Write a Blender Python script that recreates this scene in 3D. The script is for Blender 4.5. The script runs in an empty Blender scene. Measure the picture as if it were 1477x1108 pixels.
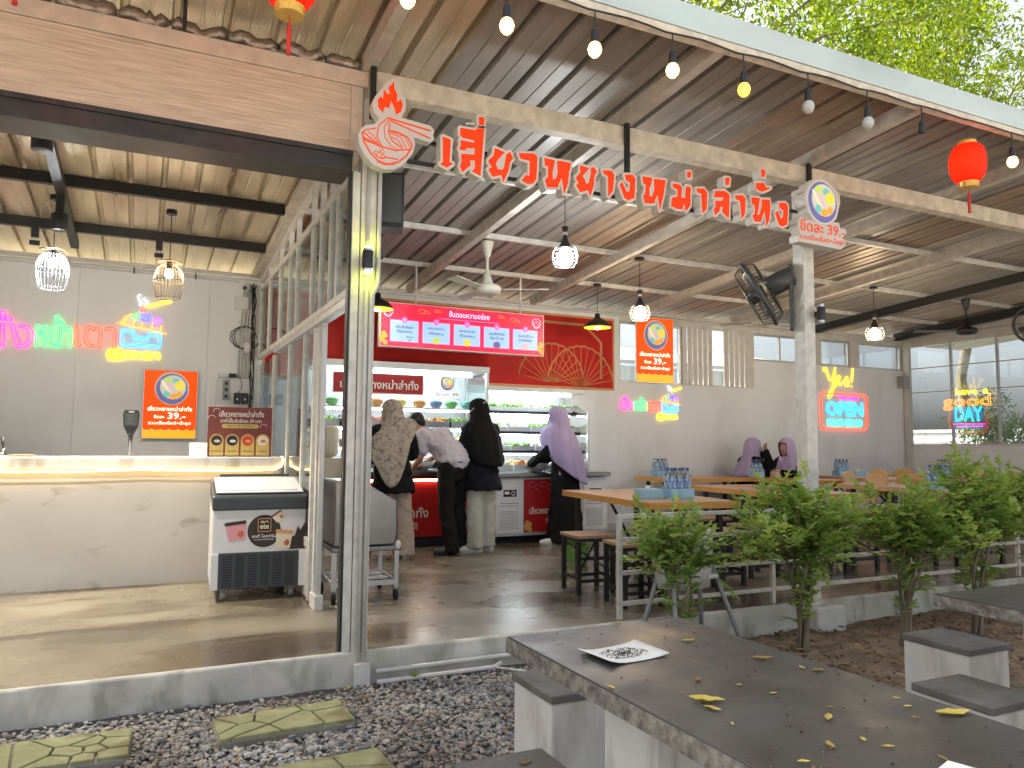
import bpy, math, random
from mathutils import Vector, Matrix
from mathutils.geometry import delaunay_2d_cdt
random.seed(7)
S = bpy.context.scene
COL = S.collection
V = Vector

# ------------------------------------------------------------------ camera, sky, sun, exposure
yaw, pitch, roll = (math.radians(a) for a in (25.67, 4.52, .446))
fwd = V((math.sin(yaw) * math.cos(pitch), math.cos(yaw) * math.cos(pitch), math.sin(pitch)))
r0 = V((math.cos(yaw), -math.sin(yaw), 0)); u0 = r0.cross(fwd)
rt = r0 * math.cos(roll) + u0 * math.sin(roll); up = -r0 * math.sin(roll) + u0 * math.cos(roll)
cd = bpy.data.cameras.new('camera'); cam = bpy.data.objects.new('camera', cd); COL.objects.link(cam)
cam.matrix_world = Matrix(((rt.x, up.x, -fwd.x, 0), (rt.y, up.y, -fwd.y, 0), (rt.z, up.z, -fwd.z, 1.15), (0, 0, 0, 1)))
cd.sensor_width = 36; cd.lens = 26.93; cd.clip_start = .05; cd.clip_end = 900
S.camera = cam

w = bpy.data.worlds.new('World'); S.world = w; w.use_nodes = True
nt = w.node_tree; bg = nt.nodes['Background']
sky = nt.nodes.new('ShaderNodeTexSky'); sky.sky_type = 'NISHITA'; sky.sun_disc = False
SUN_EL, SUN_AZ = 45, -30
sky.sun_elevation = math.radians(SUN_EL); sky.sun_rotation = math.radians(SUN_AZ)
sky.air_density = .75; sky.dust_density = 6; sky.ozone_density = .3
hz = nt.nodes.new('ShaderNodeHueSaturation'); hz.inputs['Saturation'].default_value = .35    # hazy, milky tropical sky
nt.links.new(sky.outputs[0], hz.inputs['Color']); nt.links.new(hz.outputs[0], bg.inputs[0]); bg.inputs[1].default_value = .15
sd = bpy.data.lights.new('sun', 'SUN'); sd.energy = 4.5; sd.angle = math.radians(.6); sd.color = (1, .95, .86)
so = bpy.data.objects.new('sun', sd); COL.objects.link(so)
sdir = V((math.sin(math.radians(SUN_AZ)) * math.cos(math.radians(SUN_EL)), math.cos(math.radians(SUN_AZ)) * math.cos(math.radians(SUN_EL)), math.sin(math.radians(SUN_EL))))
so.rotation_euler = (-sdir).to_track_quat('-Z', 'Y').to_euler(); so.location = (2, 12, 20)
S.view_settings.view_transform = 'Standard'; S.view_settings.look = 'None'
S.view_settings.exposure = 1.5; S.view_settings.gamma = 1
S.render.engine = 'CYCLES'; S.cycles.use_denoising = True
S.cycles.max_bounces = 8; S.cycles.diffuse_bounces = 5; S.cycles.transparent_max_bounces = 16
S.cycles.sample_clamp_indirect = 6; S.cycles.caustics_reflective = False; S.cycles.caustics_refractive = False

# ------------------------------------------------------------------ materials
MATS = {}
def mat(name, col, rough=.6, metal=0, var=.12, vs=5, bump=0, bs=60, col2=None, emit=None, es=0, stretch=None, detail=5, spec=.5, ramp=None, rvar=0, coat=0, alpha=1, stain=None):
    m = bpy.data.materials.new(name); m.use_nodes = True; MATS[name] = m
    n = m.node_tree; b = n.nodes['Principled BSDF']; L = n.links.new
    b.inputs['Roughness'].default_value = rough; b.inputs['Metallic'].default_value = metal
    b.inputs['Specular IOR Level'].default_value = spec; b.inputs['Coat Weight'].default_value = coat
    b.inputs['Base Color'].default_value = (*col, 1)
    tc = n.nodes.new('ShaderNodeTexCoord'); mp = n.nodes.new('ShaderNodeMapping'); L(tc.outputs['Object'], mp.inputs[0])
    if stretch: mp.inputs['Scale'].default_value = stretch
    if var or col2:
        nz = n.nodes.new('ShaderNodeTexNoise'); nz.inputs['Scale'].default_value = vs; nz.inputs['Detail'].default_value = detail
        L(mp.outputs[0], nz.inputs[0])
        cr = n.nodes.new('ShaderNodeValToRGB'); cr.color_ramp.elements[0].position = (ramp or (.3, .7))[0]; cr.color_ramp.elements[1].position = (ramp or (.3, .7))[1]
        c2 = col2 or tuple(min(1, c * (1 + var)) for c in col); c1 = col if col2 else tuple(c * (1 - var) for c in col)
        cr.color_ramp.elements[0].color = (*c1, 1); cr.color_ramp.elements[1].color = (*c2, 1)
        L(nz.outputs['Fac'], cr.inputs[0]); L(cr.outputs[0], b.inputs['Base Color'])
        if stain:    # worn or dirty patches with a shape of their own
            m2 = n.nodes.new('ShaderNodeMapping'); m2.inputs['Scale'].default_value = stain[1]; L(tc.outputs['Object'], m2.inputs[0])
            n3 = n.nodes.new('ShaderNodeTexNoise'); n3.inputs['Scale'].default_value = stain[0]; n3.inputs['Detail'].default_value = 9; n3.inputs['Distortion'].default_value = .6; L(m2.outputs[0], n3.inputs[0])
            c3 = n.nodes.new('ShaderNodeValToRGB'); c3.color_ramp.elements[0].position = stain[3]; c3.color_ramp.elements[1].position = stain[4]
            c3.color_ramp.elements[0].color = (1, 1, 1, 1); c3.color_ramp.elements[1].color = (*stain[2], 1); L(n3.outputs['Fac'], c3.inputs[0])
            mu = n.nodes.new('ShaderNodeMix'); mu.data_type = 'RGBA'; mu.blend_type = 'MULTIPLY'; mu.inputs[0].default_value = 1
            L(cr.outputs[0], mu.inputs[6]); L(c3.outputs[0], mu.inputs[7]); L(mu.outputs[2], b.inputs['Base Color'])
        if rvar:
            mr = n.nodes.new('ShaderNodeMapRange'); mr.inputs['To Min'].default_value = max(.05, rough - rvar); mr.inputs['To Max'].default_value = min(1, rough + rvar)
            mr.inputs['From Min'].default_value = .35; mr.inputs['From Max'].default_value = .65
            L(nz.outputs['Fac'], mr.inputs[0]); L(mr.outputs[0], b.inputs['Roughness'])
    if bump:
        n2 = n.nodes.new('ShaderNodeTexNoise'); n2.inputs['Scale'].default_value = bs; n2.inputs['Detail'].default_value = 6; L(mp.outputs[0], n2.inputs[0])
        bp = n.nodes.new('ShaderNodeBump'); bp.inputs['Strength'].default_value = bump; bp.inputs['Distance'].default_value = .01
        L(n2.outputs['Fac'], bp.inputs['Height']); L(bp.outputs[0], b.inputs['Normal'])
    if emit:
        b.inputs['Emission Color'].default_value = (*emit, 1); b.inputs['Emission Strength'].default_value = es
    if alpha < 1: b.inputs['Alpha'].default_value = alpha
    return m
def glass(name, tint=(.9, .95, .95), gloss=.1, rough=.02):
    m = bpy.data.materials.new(name); m.use_nodes = True; n = m.node_tree; n.nodes.clear(); L = n.links.new
    o = n.nodes.new('ShaderNodeOutputMaterial'); mx = n.nodes.new('ShaderNodeMixShader')
    t = n.nodes.new('ShaderNodeBsdfTransparent'); t.inputs[0].default_value = (*tint, 1)
    g = n.nodes.new('ShaderNodeBsdfGlossy'); g.inputs['Roughness'].default_value = rough
    lw = n.nodes.new('ShaderNodeLayerWeight'); lw.inputs[0].default_value = .25
    ma = n.nodes.new('ShaderNodeMath'); ma.operation = 'MULTIPLY_ADD'; ma.inputs[1].default_value = .5; ma.inputs[2].default_value = gloss
    L(lw.outputs['Fresnel'], ma.inputs[0]); L(ma.outputs[0], mx.inputs[0]); L(t.outputs[0], mx.inputs[1]); L(g.outputs[0], mx.inputs[2]); L(mx.outputs[0], o.inputs[0])
    MATS[name] = m; return m
def leafmat(name, c1, c2, trans=.45, vs=9, rough=.45):
    m = bpy.data.materials.new(name); m.use_nodes = True; n = m.node_tree; L = n.links.new; b = n.nodes['Principled BSDF']; o = n.nodes['Material Output']
    at = n.nodes.new('ShaderNodeAttribute'); at.attribute_name = 'rnd'
    cr = n.nodes.new('ShaderNodeValToRGB'); cr.color_ramp.elements[0].color = (*c1, 1); cr.color_ramp.elements[1].color = (*c2, 1)
    L(at.outputs['Fac'], cr.inputs[0]); L(cr.outputs[0], b.inputs['Base Color']); b.inputs['Roughness'].default_value = rough
    t = n.nodes.new('ShaderNodeBsdfTranslucent'); mul = n.nodes.new('ShaderNodeMix'); mul.data_type = 'RGBA'; mul.blend_type = 'MULTIPLY'; mul.inputs[0].default_value = 1
    L(cr.outputs[0], mul.inputs[6]); mul.inputs[7].default_value = (1.5, 1.45, .6, 1); L(mul.outputs[2], t.inputs[0])
    mx = n.nodes.new('ShaderNodeMixShader'); mx.inputs[0].default_value = trans
    L(b.outputs[0], mx.inputs[1]); L(t.outputs[0], mx.inputs[2]); L(mx.outputs[0], o.inputs[0]); MATS[name] = m; return m
def pebblemat(name, stops, rough=.75):
    m = bpy.data.materials.new(name); m.use_nodes = True; n = m.node_tree; L = n.links.new; b = n.nodes['Principled BSDF']
    at = n.nodes.new('ShaderNodeAttribute'); at.attribute_name = 'rnd'
    cr = n.nodes.new('ShaderNodeValToRGB'); e = cr.color_ramp.elements
    e[0].position, e[1].position = stops[0][0], stops[-1][0]; e[0].color = (*stops[0][1], 1); e[1].color = (*stops[-1][1], 1)
    for p, c in stops[1:-1]: x = e.new(p); x.color = (*c, 1)
    L(at.outputs['Fac'], cr.inputs[0])
    nz = n.nodes.new('ShaderNodeTexNoise'); nz.inputs['Scale'].default_value = 1.6; nz.inputs['Detail'].default_value = 3
    c2 = n.nodes.new('ShaderNodeValToRGB'); c2.color_ramp.elements[0].position = .35; c2.color_ramp.elements[1].position = .7
    c2.color_ramp.elements[0].color = (.62, .56, .5, 1); c2.color_ramp.elements[1].color = (1, 1, 1, 1)
    tc = n.nodes.new('ShaderNodeTexCoord'); L(tc.outputs['Object'], nz.inputs[0]); L(nz.outputs['Fac'], c2.inputs[0])
    mu = n.nodes.new('ShaderNodeMix'); mu.data_type = 'RGBA'; mu.blend_type = 'MULTIPLY'; mu.inputs[0].default_value = 1
    L(cr.outputs[0], mu.inputs[6]); L(c2.outputs[0], mu.inputs[7]); L(mu.outputs[2], b.inputs['Base Color']); b.inputs['Roughness'].default_value = rough
    MATS[name] = m; return m
def emis(name, col, s): return mat(name, tuple(c * .6 for c in col), .4, var=0, emit=col, es=s)

mat('plaster', (.78, .8, .82), .75, var=.05, vs=1.2, bump=.06, bs=90, stain=(1.5, (1, 1, .35), (.88, .87, .85), .5, .72))
mat('plaster_warm', (.82, .81, .79), .75, var=.05, vs=1.2, bump=.06, bs=90, stain=(1.3, (1, 1, .3), (.88, .86, .83), .5, .72))
mat('counter_plaster', (.44, .43, .4), .7, col2=(.52, .51, .475), vs=1.6, detail=9, bump=.08, bs=90, stain=(2.6, (1, 1, 2.2), (.72, .69, .63), .6, .68))
mat('white_paint', (.6, .58, .54), .5, var=.1, vs=9, bump=.08, bs=120)
mat('white_steel', (.66, .64, .58), .45, var=.16, vs=14, detail=8, bump=.1, bs=150)
mat('dirty_beam', (.66, .58, .46), .6, var=.2, vs=12, detail=9, bump=.15, bs=120)
mat('rafter_paint', (.52, .47, .4), .55, var=.2, vs=10, detail=8)
mat('black_steel', (.015, .015, .014), .45, var=.3, vs=20)
mat('dark_channel', (.03, .028, .024), .4, var=.4, vs=8)
mat('fascia_wood', (.5, .38, .27), .65, col2=(.74, .6, .46), vs=3.5, stretch=(1.1, 20, 24), detail=6, bump=.7, bs=4, ramp=(.32, .68), spec=.25)
mat('fascia_trim', (.62, .5, .39), .65, var=.12, vs=14, detail=8, bump=.1)
mat('floor_concrete', (.15, .128, .092), .27, col2=(.26, .228, .172), vs=1.1, detail=12, rvar=.12, bump=.06, bs=14, ramp=(.33, .68), spec=.5, stain=(1.1, (.5, 1.6, 1), (.42, .36, .3), .5, .62))
mat('slab_edge', (.46, .45, .4), .85, col2=(.72, .7, .62), vs=3.2, detail=10, bump=.35, bs=30, ramp=(.3, .7), stain=(5, (1, 1, .5), (.62, .62, .58), .5, .66))
mat('concrete', (.6, .59, .55), .85, col2=(.76, .75, .71), vs=3.5, detail=10, bump=.25, bs=45, ramp=(.3, .72), stretch=(1, 1, .6), stain=(7, (1, 1, .25), (.66, .64, .58), .52, .68))
mat('table_terrazzo', (.034, .035, .032), .42, col2=(.06, .06, .056), vs=4, detail=10, rvar=.14, bump=.1, bs=120, spec=.3, stain=(3.5, (1, 1, 1), (1.45, 1.4, 1.3), .52, .7))
mat('seat_slab', (.1, .1, .09), .7, col2=(.19, .185, .17), vs=5, detail=10, bump=.2, bs=60, stain=(5, (1, 1, 1), (.6, .58, .52), .5, .7))
mat('table_edge', (.1, .09, .075), .7, col2=(.28, .26, .22), vs=30, detail=8, bump=.5, bs=70, ramp=(.35, .65))
mat('gravel_base', (.12, .115, .11), .9, var=.4, vs=60, bump=.6, bs=90)
mat('soil', (.17, .115, .075), .95, col2=(.34, .25, .17), vs=6, detail=10, bump=.8, bs=40)
mat('far_ground', (.16, .14, .1), .95, col2=(.22, .2, .14), vs=.3)
mat('bounce_concrete', (.46, .44, .4), .9, col2=(.56, .54, .5), vs=.6, detail=8)  # pale tone for the unseen paving added as a light bouncer
pebblemat('pebble', [(0, (.2, .2, .2)), (.35, (.33, .33, .325)), (.65, (.44, .43, .41)), (.9, (.56, .54, .5)), (1, (.46, .34, .22))])
pebblemat('litter', [(0, (.06, .035, .02)), (.4, (.2, .12, .06)), (.75, (.36, .22, .1)), (1, (.5, .36, .18))])
mat('step_stone', (.23, .24, .115), .9, col2=(.36, .36, .2), vs=7, detail=9, bump=.5, bs=35, stain=(6, (1, 1, 1), (.55, .5, .42), .52, .7))
mat('step_base', (.16, .13, .085), .9, col2=(.3, .29, .26), vs=8)
mat('roof_metal', (.22, .2, .175), .55, metal=.2, col2=(.4, .37, .33), vs=1.3, detail=7, stretch=(2.2, .35, 1), rvar=.12, bump=.1, bs=25, ramp=(.3, .7))
mat('roof_metal_pale', (.38, .34, .28), .55, metal=.2, col2=(.56, .51, .42), vs=1.3, detail=7, stretch=(2.2, .35, 1), rvar=.12, bump=.1, bs=25)
mat('roof_metal_rust', (.24, .16, .1), .55, metal=.2, col2=(.42, .32, .24), vs=1.6, detail=8, stretch=(2.2, .5, 1), rvar=.12, bump=.1, bs=25)
mat('roof_foil', (.42, .33, .2), .38, metal=.5, col2=(.82, .72, .54), vs=1.6, detail=8, stretch=(2.5, .5, 1), bump=.5, bs=45, ramp=(.3, .7), rvar=.12)
mat('flashing', (.5, .58, .57), .5, var=.14, vs=3, stretch=(.4, 4, 1))
mat('foil_roll', (.3, .25, .2), .35, metal=.7, var=.3, vs=25, bump=.8, bs=40)
mat('alu', (.55, .55, .54), .38, metal=.55, var=.08, vs=8)
mat('stainless', (.27, .27, .265), .3, metal=1, var=.08, vs=3, bump=.25, bs=5)
mat('chrome', (.6, .6, .6), .15, metal=1, var=0)
mat('wood_top', (.44, .2, .07), .32, col2=(.6, .31, .12), vs=3, stretch=(9, 1, 1), detail=7, coat=.25)
mat('wood_edge', (.55, .25, .05), .38, col2=(.68, .36, .09), vs=4, stretch=(1, 1, 9), detail=6)
mat('wood_seat', (.32, .19, .11), .45, col2=(.46, .3, .19), vs=4, stretch=(8, 1, 1), detail=7)
mat('bentwood', (.55, .32, .14), .42, col2=(.66, .42, .2), vs=3, stretch=(1, 6, 1), detail=6)
mat('bench_white', (.62, .56, .5), .4, var=.05)
mat('black_plastic', (.018, .018, .02), .4, var=0)
mat('grey_plastic', (.07, .08, .085), .45, var=.05)
mat('grey_tube', (.3, .31, .31), .4, var=.06)
mat('white_plastic', (.7, .7, .68), .4, var=.03)
mat('cream_plastic', (.66, .6, .45), .45, var=.03)
mat('pipe_white', (.62, .61, .57), .45, var=.08, vs=10)
mat('red_panel', (.42, .014, .014), .4, var=.12, vs=2.5, spec=.3)
mat('red_banner', (.5, .014, .012), .5, var=.08, vs=1.5, spec=.2)
mat('gold', (.62, .33, .13), .5, var=.05)
mat('case_white', (.68, .7, .7), .35, var=.03)
mat('tray_clear', (.62, .68, .7), .2, var=.05, alpha=.75)
mat('paper', (.72, .72, .68), .8, var=.04)
mat('ink', (.02, .02, .03), .7, var=0)
mat('ink_white', (.8, .78, .74), .6, var=0)
mat('ink_red', (.6, .06, .03), .5, var=0)
mat('brown_panel', (.2, .04, .03), .45, var=.15, vs=6)
mat('yellow_card', (.55, .4, .12), .55, var=.08)
mat('dark_disc', (.035, .022, .018), .5, var=.1)
mat('pink_tub', (.7, .32, .34), .4, var=.05)
mat('cream_tub', (.74, .66, .5), .4, var=.05)
mat('freezer_white', (.68, .69, .7), .35, var=.03)
mat('freezer_grey', (.045, .055, .06), .42, var=.08)
mat('rubber', (.012, .012, .012), .7, var=0)
mat('caster_grey', (.3, .3, .29), .5, var=.05)
mat('skin', (.44, .25, .17), .5, var=.06)
mat('hair', (.003, .0028, .0025), .45, var=.2, vs=40, stretch=(1, 1, .2))
mat('cloth_black', (.006, .006, .0065), .85, spec=.25, var=.3, vs=7, bump=.3, bs=12)
mat('cloth_navy', (.007, .0075, .011), .85, spec=.25, var=.3, vs=7, bump=.3, bs=12)
mat('cloth_trouser_black', (.007, .0065, .0065), .8, spec=.25, var=.3, vs=6, bump=.3, bs=10)
mat('cloth_beige', (.4, .31, .24), .85, var=.1, vs=4, bump=.25, bs=10)
mat('cloth_stone', (.48, .47, .39), .85, var=.1, vs=4, bump=.25, bs=10)
mat('cloth_white', (.62, .56, .6), .85, var=.05, vs=4, bump=.25, bs=9)
mat('cloth_lavender', (.4, .33, .53), .85, var=.08, vs=3, bump=.2, bs=8)
mat('cloth_floral', (.44, .36, .27), .85, col2=(.2, .17, .16), vs=26, detail=2, ramp=(.5, .66), bump=.2, bs=9)
mat('shoe_white', (.68, .66, .62), .6, var=.06)
mat('shoe_dark', (.05, .045, .04), .6, var=.1)
mat('food_green', (.12, .28, .05), .5, col2=(.3, .5, .12), vs=30)
mat('food_orange', (.65, .25, .05), .5, col2=(.75, .45, .15), vs=30)
mat('food_pale', (.55, .48, .36), .5, col2=(.68, .62, .5), vs=30)
mat('food_red', (.5, .07, .04), .5, col2=(.6, .2, .1), vs=30)
mat('bowl_orange', (.75, .3, .05), .4, var=0); mat('bowl_green', (.2, .55, .15), .4, var=0); mat('bowl_teal', (.15, .5, .4), .4, var=0); mat('bowl_blue', (.2, .28, .5), .4, var=0); mat('bowl_yellow', (.75, .55, .08), .4, var=0)
mat('bark', (.12, .09, .06), .9, col2=(.26, .22, .16), vs=14, stretch=(1, 1, .3), bump=.6, bs=40)
mat('twig', (.2, .15, .09), .85, var=.2, vs=20)
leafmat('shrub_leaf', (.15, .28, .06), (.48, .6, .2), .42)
leafmat('tree_leaf', (.06, .12, .004), (.24, .31, .01), .55)
leafmat('hedge_leaf', (.07, .13, .045), (.17, .24, .07), .35)
leafmat('fallen_leaf', (.22, .13, .04), (.62, .5, .09), .15)
glass('window_glass', (.88, .92, .93), .06); glass('case_glass', (.93, .96, .96), .05); glass('bottle_clear', (.8, .88, .92), .12, .08)
mat('bottle_label', (.1, .24, .5), .4, col2=(.5, .62, .75), vs=40, ramp=(.45, .6)); mat('bottle_cap', (.05, .1, .3), .4, var=0); mat('pack_blue', (.16, .4, .62), .35, col2=(.45, .65, .78), vs=12)
mat('tissue_blue', (.3, .5, .62), .6, var=.04); mat('tissue_beige', (.62, .52, .36), .6, var=.05)
leafmat('lantern_red', (.42, .008, .003), (.42, .008, .003), .6, rough=.6); mat('lantern_gold', (.7, .42, .08), .35, metal=.4, var=.15, vs=50); mat('tassel', (.6, .03, .02), .7, var=.1)
mat('bulb_off', (.5, .5, .46), .25, var=0)
mat('lamp_wire_white', (.1, .115, .14), .4, var=0); mat('lamp_wire_brown', (.14, .1, .06), .4, var=0)
mat('dome_inside', (.7, .5, .05), .5, var=0, emit=(1, .7, .05), es=.6)
emis('glow_warm', (1, .8, .52), 80); emis('glow_white', (.92, .96, 1), 130); emis('lantern_glow', (1, .6, .2), 40); emis('glow_string', (1, .6, .2), 2.2); emis('glow_dim', (1, .65, .08), .8)
emis('glow_pendant', (.9, .95, 1), 100); emis('glow_pendant_warm', (1, .85, .62), 100); emis('glow_spot', (1, .82, .55), 22); emis('glow_yellow', (.8, .9, .03), 22); emis('led_strip', (1, .62, .2), 7); emis('led_tube', (.85, .94, 1), 16); emis('led_warm_tube', (1, .78, .45), 6)
NEON = {'pink': (1, .01, .32), 'green': (.03, .8, .16), 'red': (1, .05, .015), 'cyan': (.01, .42, .9), 'yellow': (1, .68, .01), 'white': (.6, .68, .8), 'blue': (.04, .08, 1), 'orange': (1, .32, .01), 'purple': (.4, .05, 1), 'teal': (.03, .7, .5)}
for k, c in NEON.items(): emis('neon_' + k, c, 1.5)
mat('sign_white', (.66, .63, .57), .45, var=.05, vs=6); mat('sign_red', (.68, .035, .004), .45, var=0, spec=.2, emit=(1, .05, .003), es=.22); mat('sign_line', (.62, .09, .03), .4, var=0, emit=(1, .1, .03), es=.15)
mat('poster_orange', (.75, .05, .004), .4, col2=(.8, .12, .006), vs=1.5, spec=.2, emit=(1, .06, .002), es=.35); mat('poster_yellow', (.85, .4, .02), .4, var=0, emit=(1, .35, .01), es=.35); mat('poster_white', (.8, .75, .6), .4, var=0, emit=(1, .9, .7), es=.5)
mat('menu_red', (.6, .01, .04), .4, var=.05, emit=(1, .015, .06), es=0.35); mat('menu_blue', (.3, .45, .7), .4, var=.04, emit=(.35, .55, .95), es=0.28); mat('menu_pink', (.75, .1, .4), .4, var=0, emit=(1, .15, .5), es=0.40); mat('menu_text', (.75, .5, .75), .4, var=0, emit=(1, .6, 1), es=0.40)
for nm, c in dict(navy=(.12, .12, .3), soup=(.5, .5, .4), egg=(.75, .6, .06), lime=(.45, .6, .12), teal=(.15, .45, .4), orange=(.75, .33, .05), cream=(.75, .65, .42), pink=(.6, .4, .45)).items():
    mat('art_' + nm, c, .45, var=0, emit=c, es=.25)
mat('shed_sheet', (.55, .58, .57), .6, var=.1, vs=2, stretch=(6, 6, .3)); mat('shed_roof', (.42, .42, .4), .6, var=.12, vs=1)
mat('brick_red', (.32, .13, .07), .9, var=.15)
mat('fan_grey', (.06, .065, .065), .4, var=.05); mat('fan_white', (.55, .52, .44), .45, var=.04)
mat('cable', (.02, .02, .02), .5, var=0); mat('grille_grey', (.2, .2, .2), .4, metal=.5, var=0); mat('window_frame', (.42, .44, .45), .45, var=.06)

# ------------------------------------------------------------------ geometry helpers
class MB:
    def __init__(s): s.v = []; s.f = []; s.rnd = []
    def add(s, vs, fs):
        o = len(s.v); s.v += [tuple(p) for p in vs]; s.f += [tuple(i + o for i in f) for f in fs]; return s
    def box(s, x0, x1, y0, y1, z0, z1):
        return s.add([(x0, y0, z0), (x1, y0, z0), (x1, y1, z0), (x0, y1, z0), (x0, y0, z1), (x1, y0, z1), (x1, y1, z1), (x0, y1, z1)],
                     [(3, 2, 1, 0), (4, 5, 6, 7), (0, 1, 5, 4), (1, 2, 6, 5), (2, 3, 7, 6), (3, 0, 4, 7)])
    def bar(s, p0, p1, w, h, upv=(0, 0, 1)):
        p0, p1 = V(p0), V(p1); d = (p1 - p0).normalized(); a = d.cross(V(upv))
        if a.length < 1e-4: a = d.cross(V((1, 0, 0)))
        a.normalize(); b = a.cross(d).normalized(); a = a * w / 2; b = b * h / 2
        return s.add([p0 - a - b, p0 + a - b, p0 + a + b, p0 - a + b, p1 - a - b, p1 + a - b, p1 + a + b, p1 - a + b],
                     [(0, 1, 2, 3), (7, 6, 5, 4), (0, 4, 5, 1), (1, 5, 6, 2), (2, 6, 7, 3), (3, 7, 4, 0)])
    def tube(s, pts, r, n=6, closed=False):
        pts = [V(p) for p in pts]; k = len(pts); rs = r if isinstance(r, (list, tuple)) else [r] * k
        vs = []; fs = []; ref = None
        for i, p in enumerate(pts):
            if closed: d = pts[(i + 1) % k] - pts[i - 1]
            else: d = pts[min(i + 1, k - 1)] - pts[max(i - 1, 0)]
            if d.length < 1e-9: d = V((0, 0, 1))
            d.normalize()
            if ref is None or abs(ref.dot(d)) > .98: ref = V((0, 0, 1)) if abs(d.z) < .9 else V((1, 0, 0))
            a = ref - d * ref.dot(d); a.normalize(); ref = a; b = d.cross(a)
            vs += [p + (a * math.cos(t) + b * math.sin(t)) * rs[i] for t in (2 * math.pi * j / n for j in range(n))]
        m = k if closed else k - 1
        for i in range(m):
            for j in range(n):
                i2 = (i + 1) % k; fs.append((i * n + j, i * n + (j + 1) % n, i2 * n + (j + 1) % n, i2 * n + j))
        if not closed: fs += [tuple(range(n - 1, -1, -1)), tuple((k - 1) * n + j for j in range(n))]
        return s.add(vs, fs)
    def cyl(s, p0, p1, r0, r1=None, n=12): return s.tube([p0, p1], [r0, r0 if r1 is None else r1], n)
    def lathe(s, prof, c=(0, 0, 0), n=16, M=None):
        vs = []; fs = []; k = len(prof); c = V(c)
        for r, z in prof:
            for j in range(n):
                t = 2 * math.pi * j / n; p = V((r * math.cos(t), r * math.sin(t), z)); vs.append(c + (M @ p if M else p))
        for i in range(k - 1):
            for j in range(n): fs.append((i * n + j, i * n + (j + 1) % n, (i + 1) * n + (j + 1) % n, (i + 1) * n + j))
        if prof[0][0] > 1e-5: fs.append(tuple(range(n - 1, -1, -1)))
        if prof[-1][0] > 1e-5: fs.append(tuple((k - 1) * n + j for j in range(n)))
        return s.add(vs, fs)
    def ell(s, c, r, R=None, nu=12, nv=8):
        r = (r, r, r) if isinstance(r, (int, float)) else r; c = V(c); vs = []; fs = []
        for i in range(1, nv):
            ph = math.pi * i / nv
            for j in range(nu):
                t = 2 * math.pi * j / nu; p = V((r[0] * math.sin(ph) * math.cos(t), r[1] * math.sin(ph) * math.sin(t), r[2] * math.cos(ph))); vs.append(c + (R @ p if R else p))
        t_ = V((0, 0, r[2])); vs += [c + (R @ t_ if R else t_), c - (R @ t_ if R else t_)]; a = len(vs) - 2
        for i in range(nv - 2):
            for j in range(nu): fs.append((i * nu + j, (i + 1) * nu + j, (i + 1) * nu + (j + 1) % nu, i * nu + (j + 1) % nu))
        for j in range(nu): fs += [(a, j, (j + 1) % nu), (a + 1, (nv - 2) * nu + (j + 1) % nu, (nv - 2) * nu + j)]
        return s.add(vs, fs)
    def loft(s, rings, n=28):
        vs = []; k = len(rings)
        for z, cx, cy, rx, ry in rings: vs += [(cx + rx * math.cos(2 * math.pi * j / n), cy + ry * math.sin(2 * math.pi * j / n), z) for j in range(n)]
        return s.add(vs, [(i * n + (j + 1) % n, i * n + j, (i + 1) * n + j, (i + 1) * n + (j + 1) % n) for i in range(k - 1) for j in range(n)] + [tuple(range(n)), tuple((k - 1) * n + j for j in reversed(range(n)))])
    def limb(s, pts, rs, n=12):
        for i, p in enumerate(pts):
            s.ell(p, rs[i], nu=n, nv=8)
            if i: s.cyl(pts[i - 1], p, rs[i - 1], rs[i], n)
        return s
    def prism(s, poly, d0, d1, F):
        k = len(poly); A = sum(poly[i][0] * poly[(i + 1) % k][1] - poly[(i + 1) % k][0] * poly[i][1] for i in range(k))
        if A < 0: poly = poly[::-1]
        vs = [F(x, y, d0) for x, y in poly] + [F(x, y, d1) for x, y in poly]
        fs = [(i, (i + 1) % k, k + (i + 1) % k, k + i) for i in range(k)]
        if k > 6:
            cv, _, cf = delaunay_2d_cdt([V(p) for p in poly], [], [tuple(range(k))], 1, 1e-6)[:3]; o = len(vs); q = len(cv)
            vs += [F(p.x, p.y, d0) for p in cv] + [F(p.x, p.y, d1) for p in cv]; fs += [tuple(o + i for i in reversed(f)) for f in cf] + [tuple(o + q + i for i in f) for f in cf]
        else: fs += [tuple(range(k - 1, -1, -1)), tuple(range(k, 2 * k))]
        return s.add(vs, fs)
    def disc(s, x, y, rx, ry, d0, d1, F, n=20, rot=0):
        c, q = math.cos(rot), math.sin(rot)
        return s.prism([(x + rx * math.cos(t) * c - ry * math.sin(t) * q, y + rx * math.cos(t) * q + ry * math.sin(t) * c) for t in (2 * math.pi * i / n for i in range(n))], d0, d1, F)
    def mesh(s, name):
        m = bpy.data.meshes.new(name); m.from_pydata(s.v, [], s.f); m.update(); return m
def FW(ox=0, oy=0, oz=0):   # wall frame that faces -y: x right, y up, depth towards the viewer
    return lambda x, y, d: (ox + x, oy - d, oz + y)
def FR(ox=0, oy=0, oz=0):   # frame on a wall that faces -x
    return lambda x, y, d: (ox - d, oy - x, oz + y)
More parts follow.
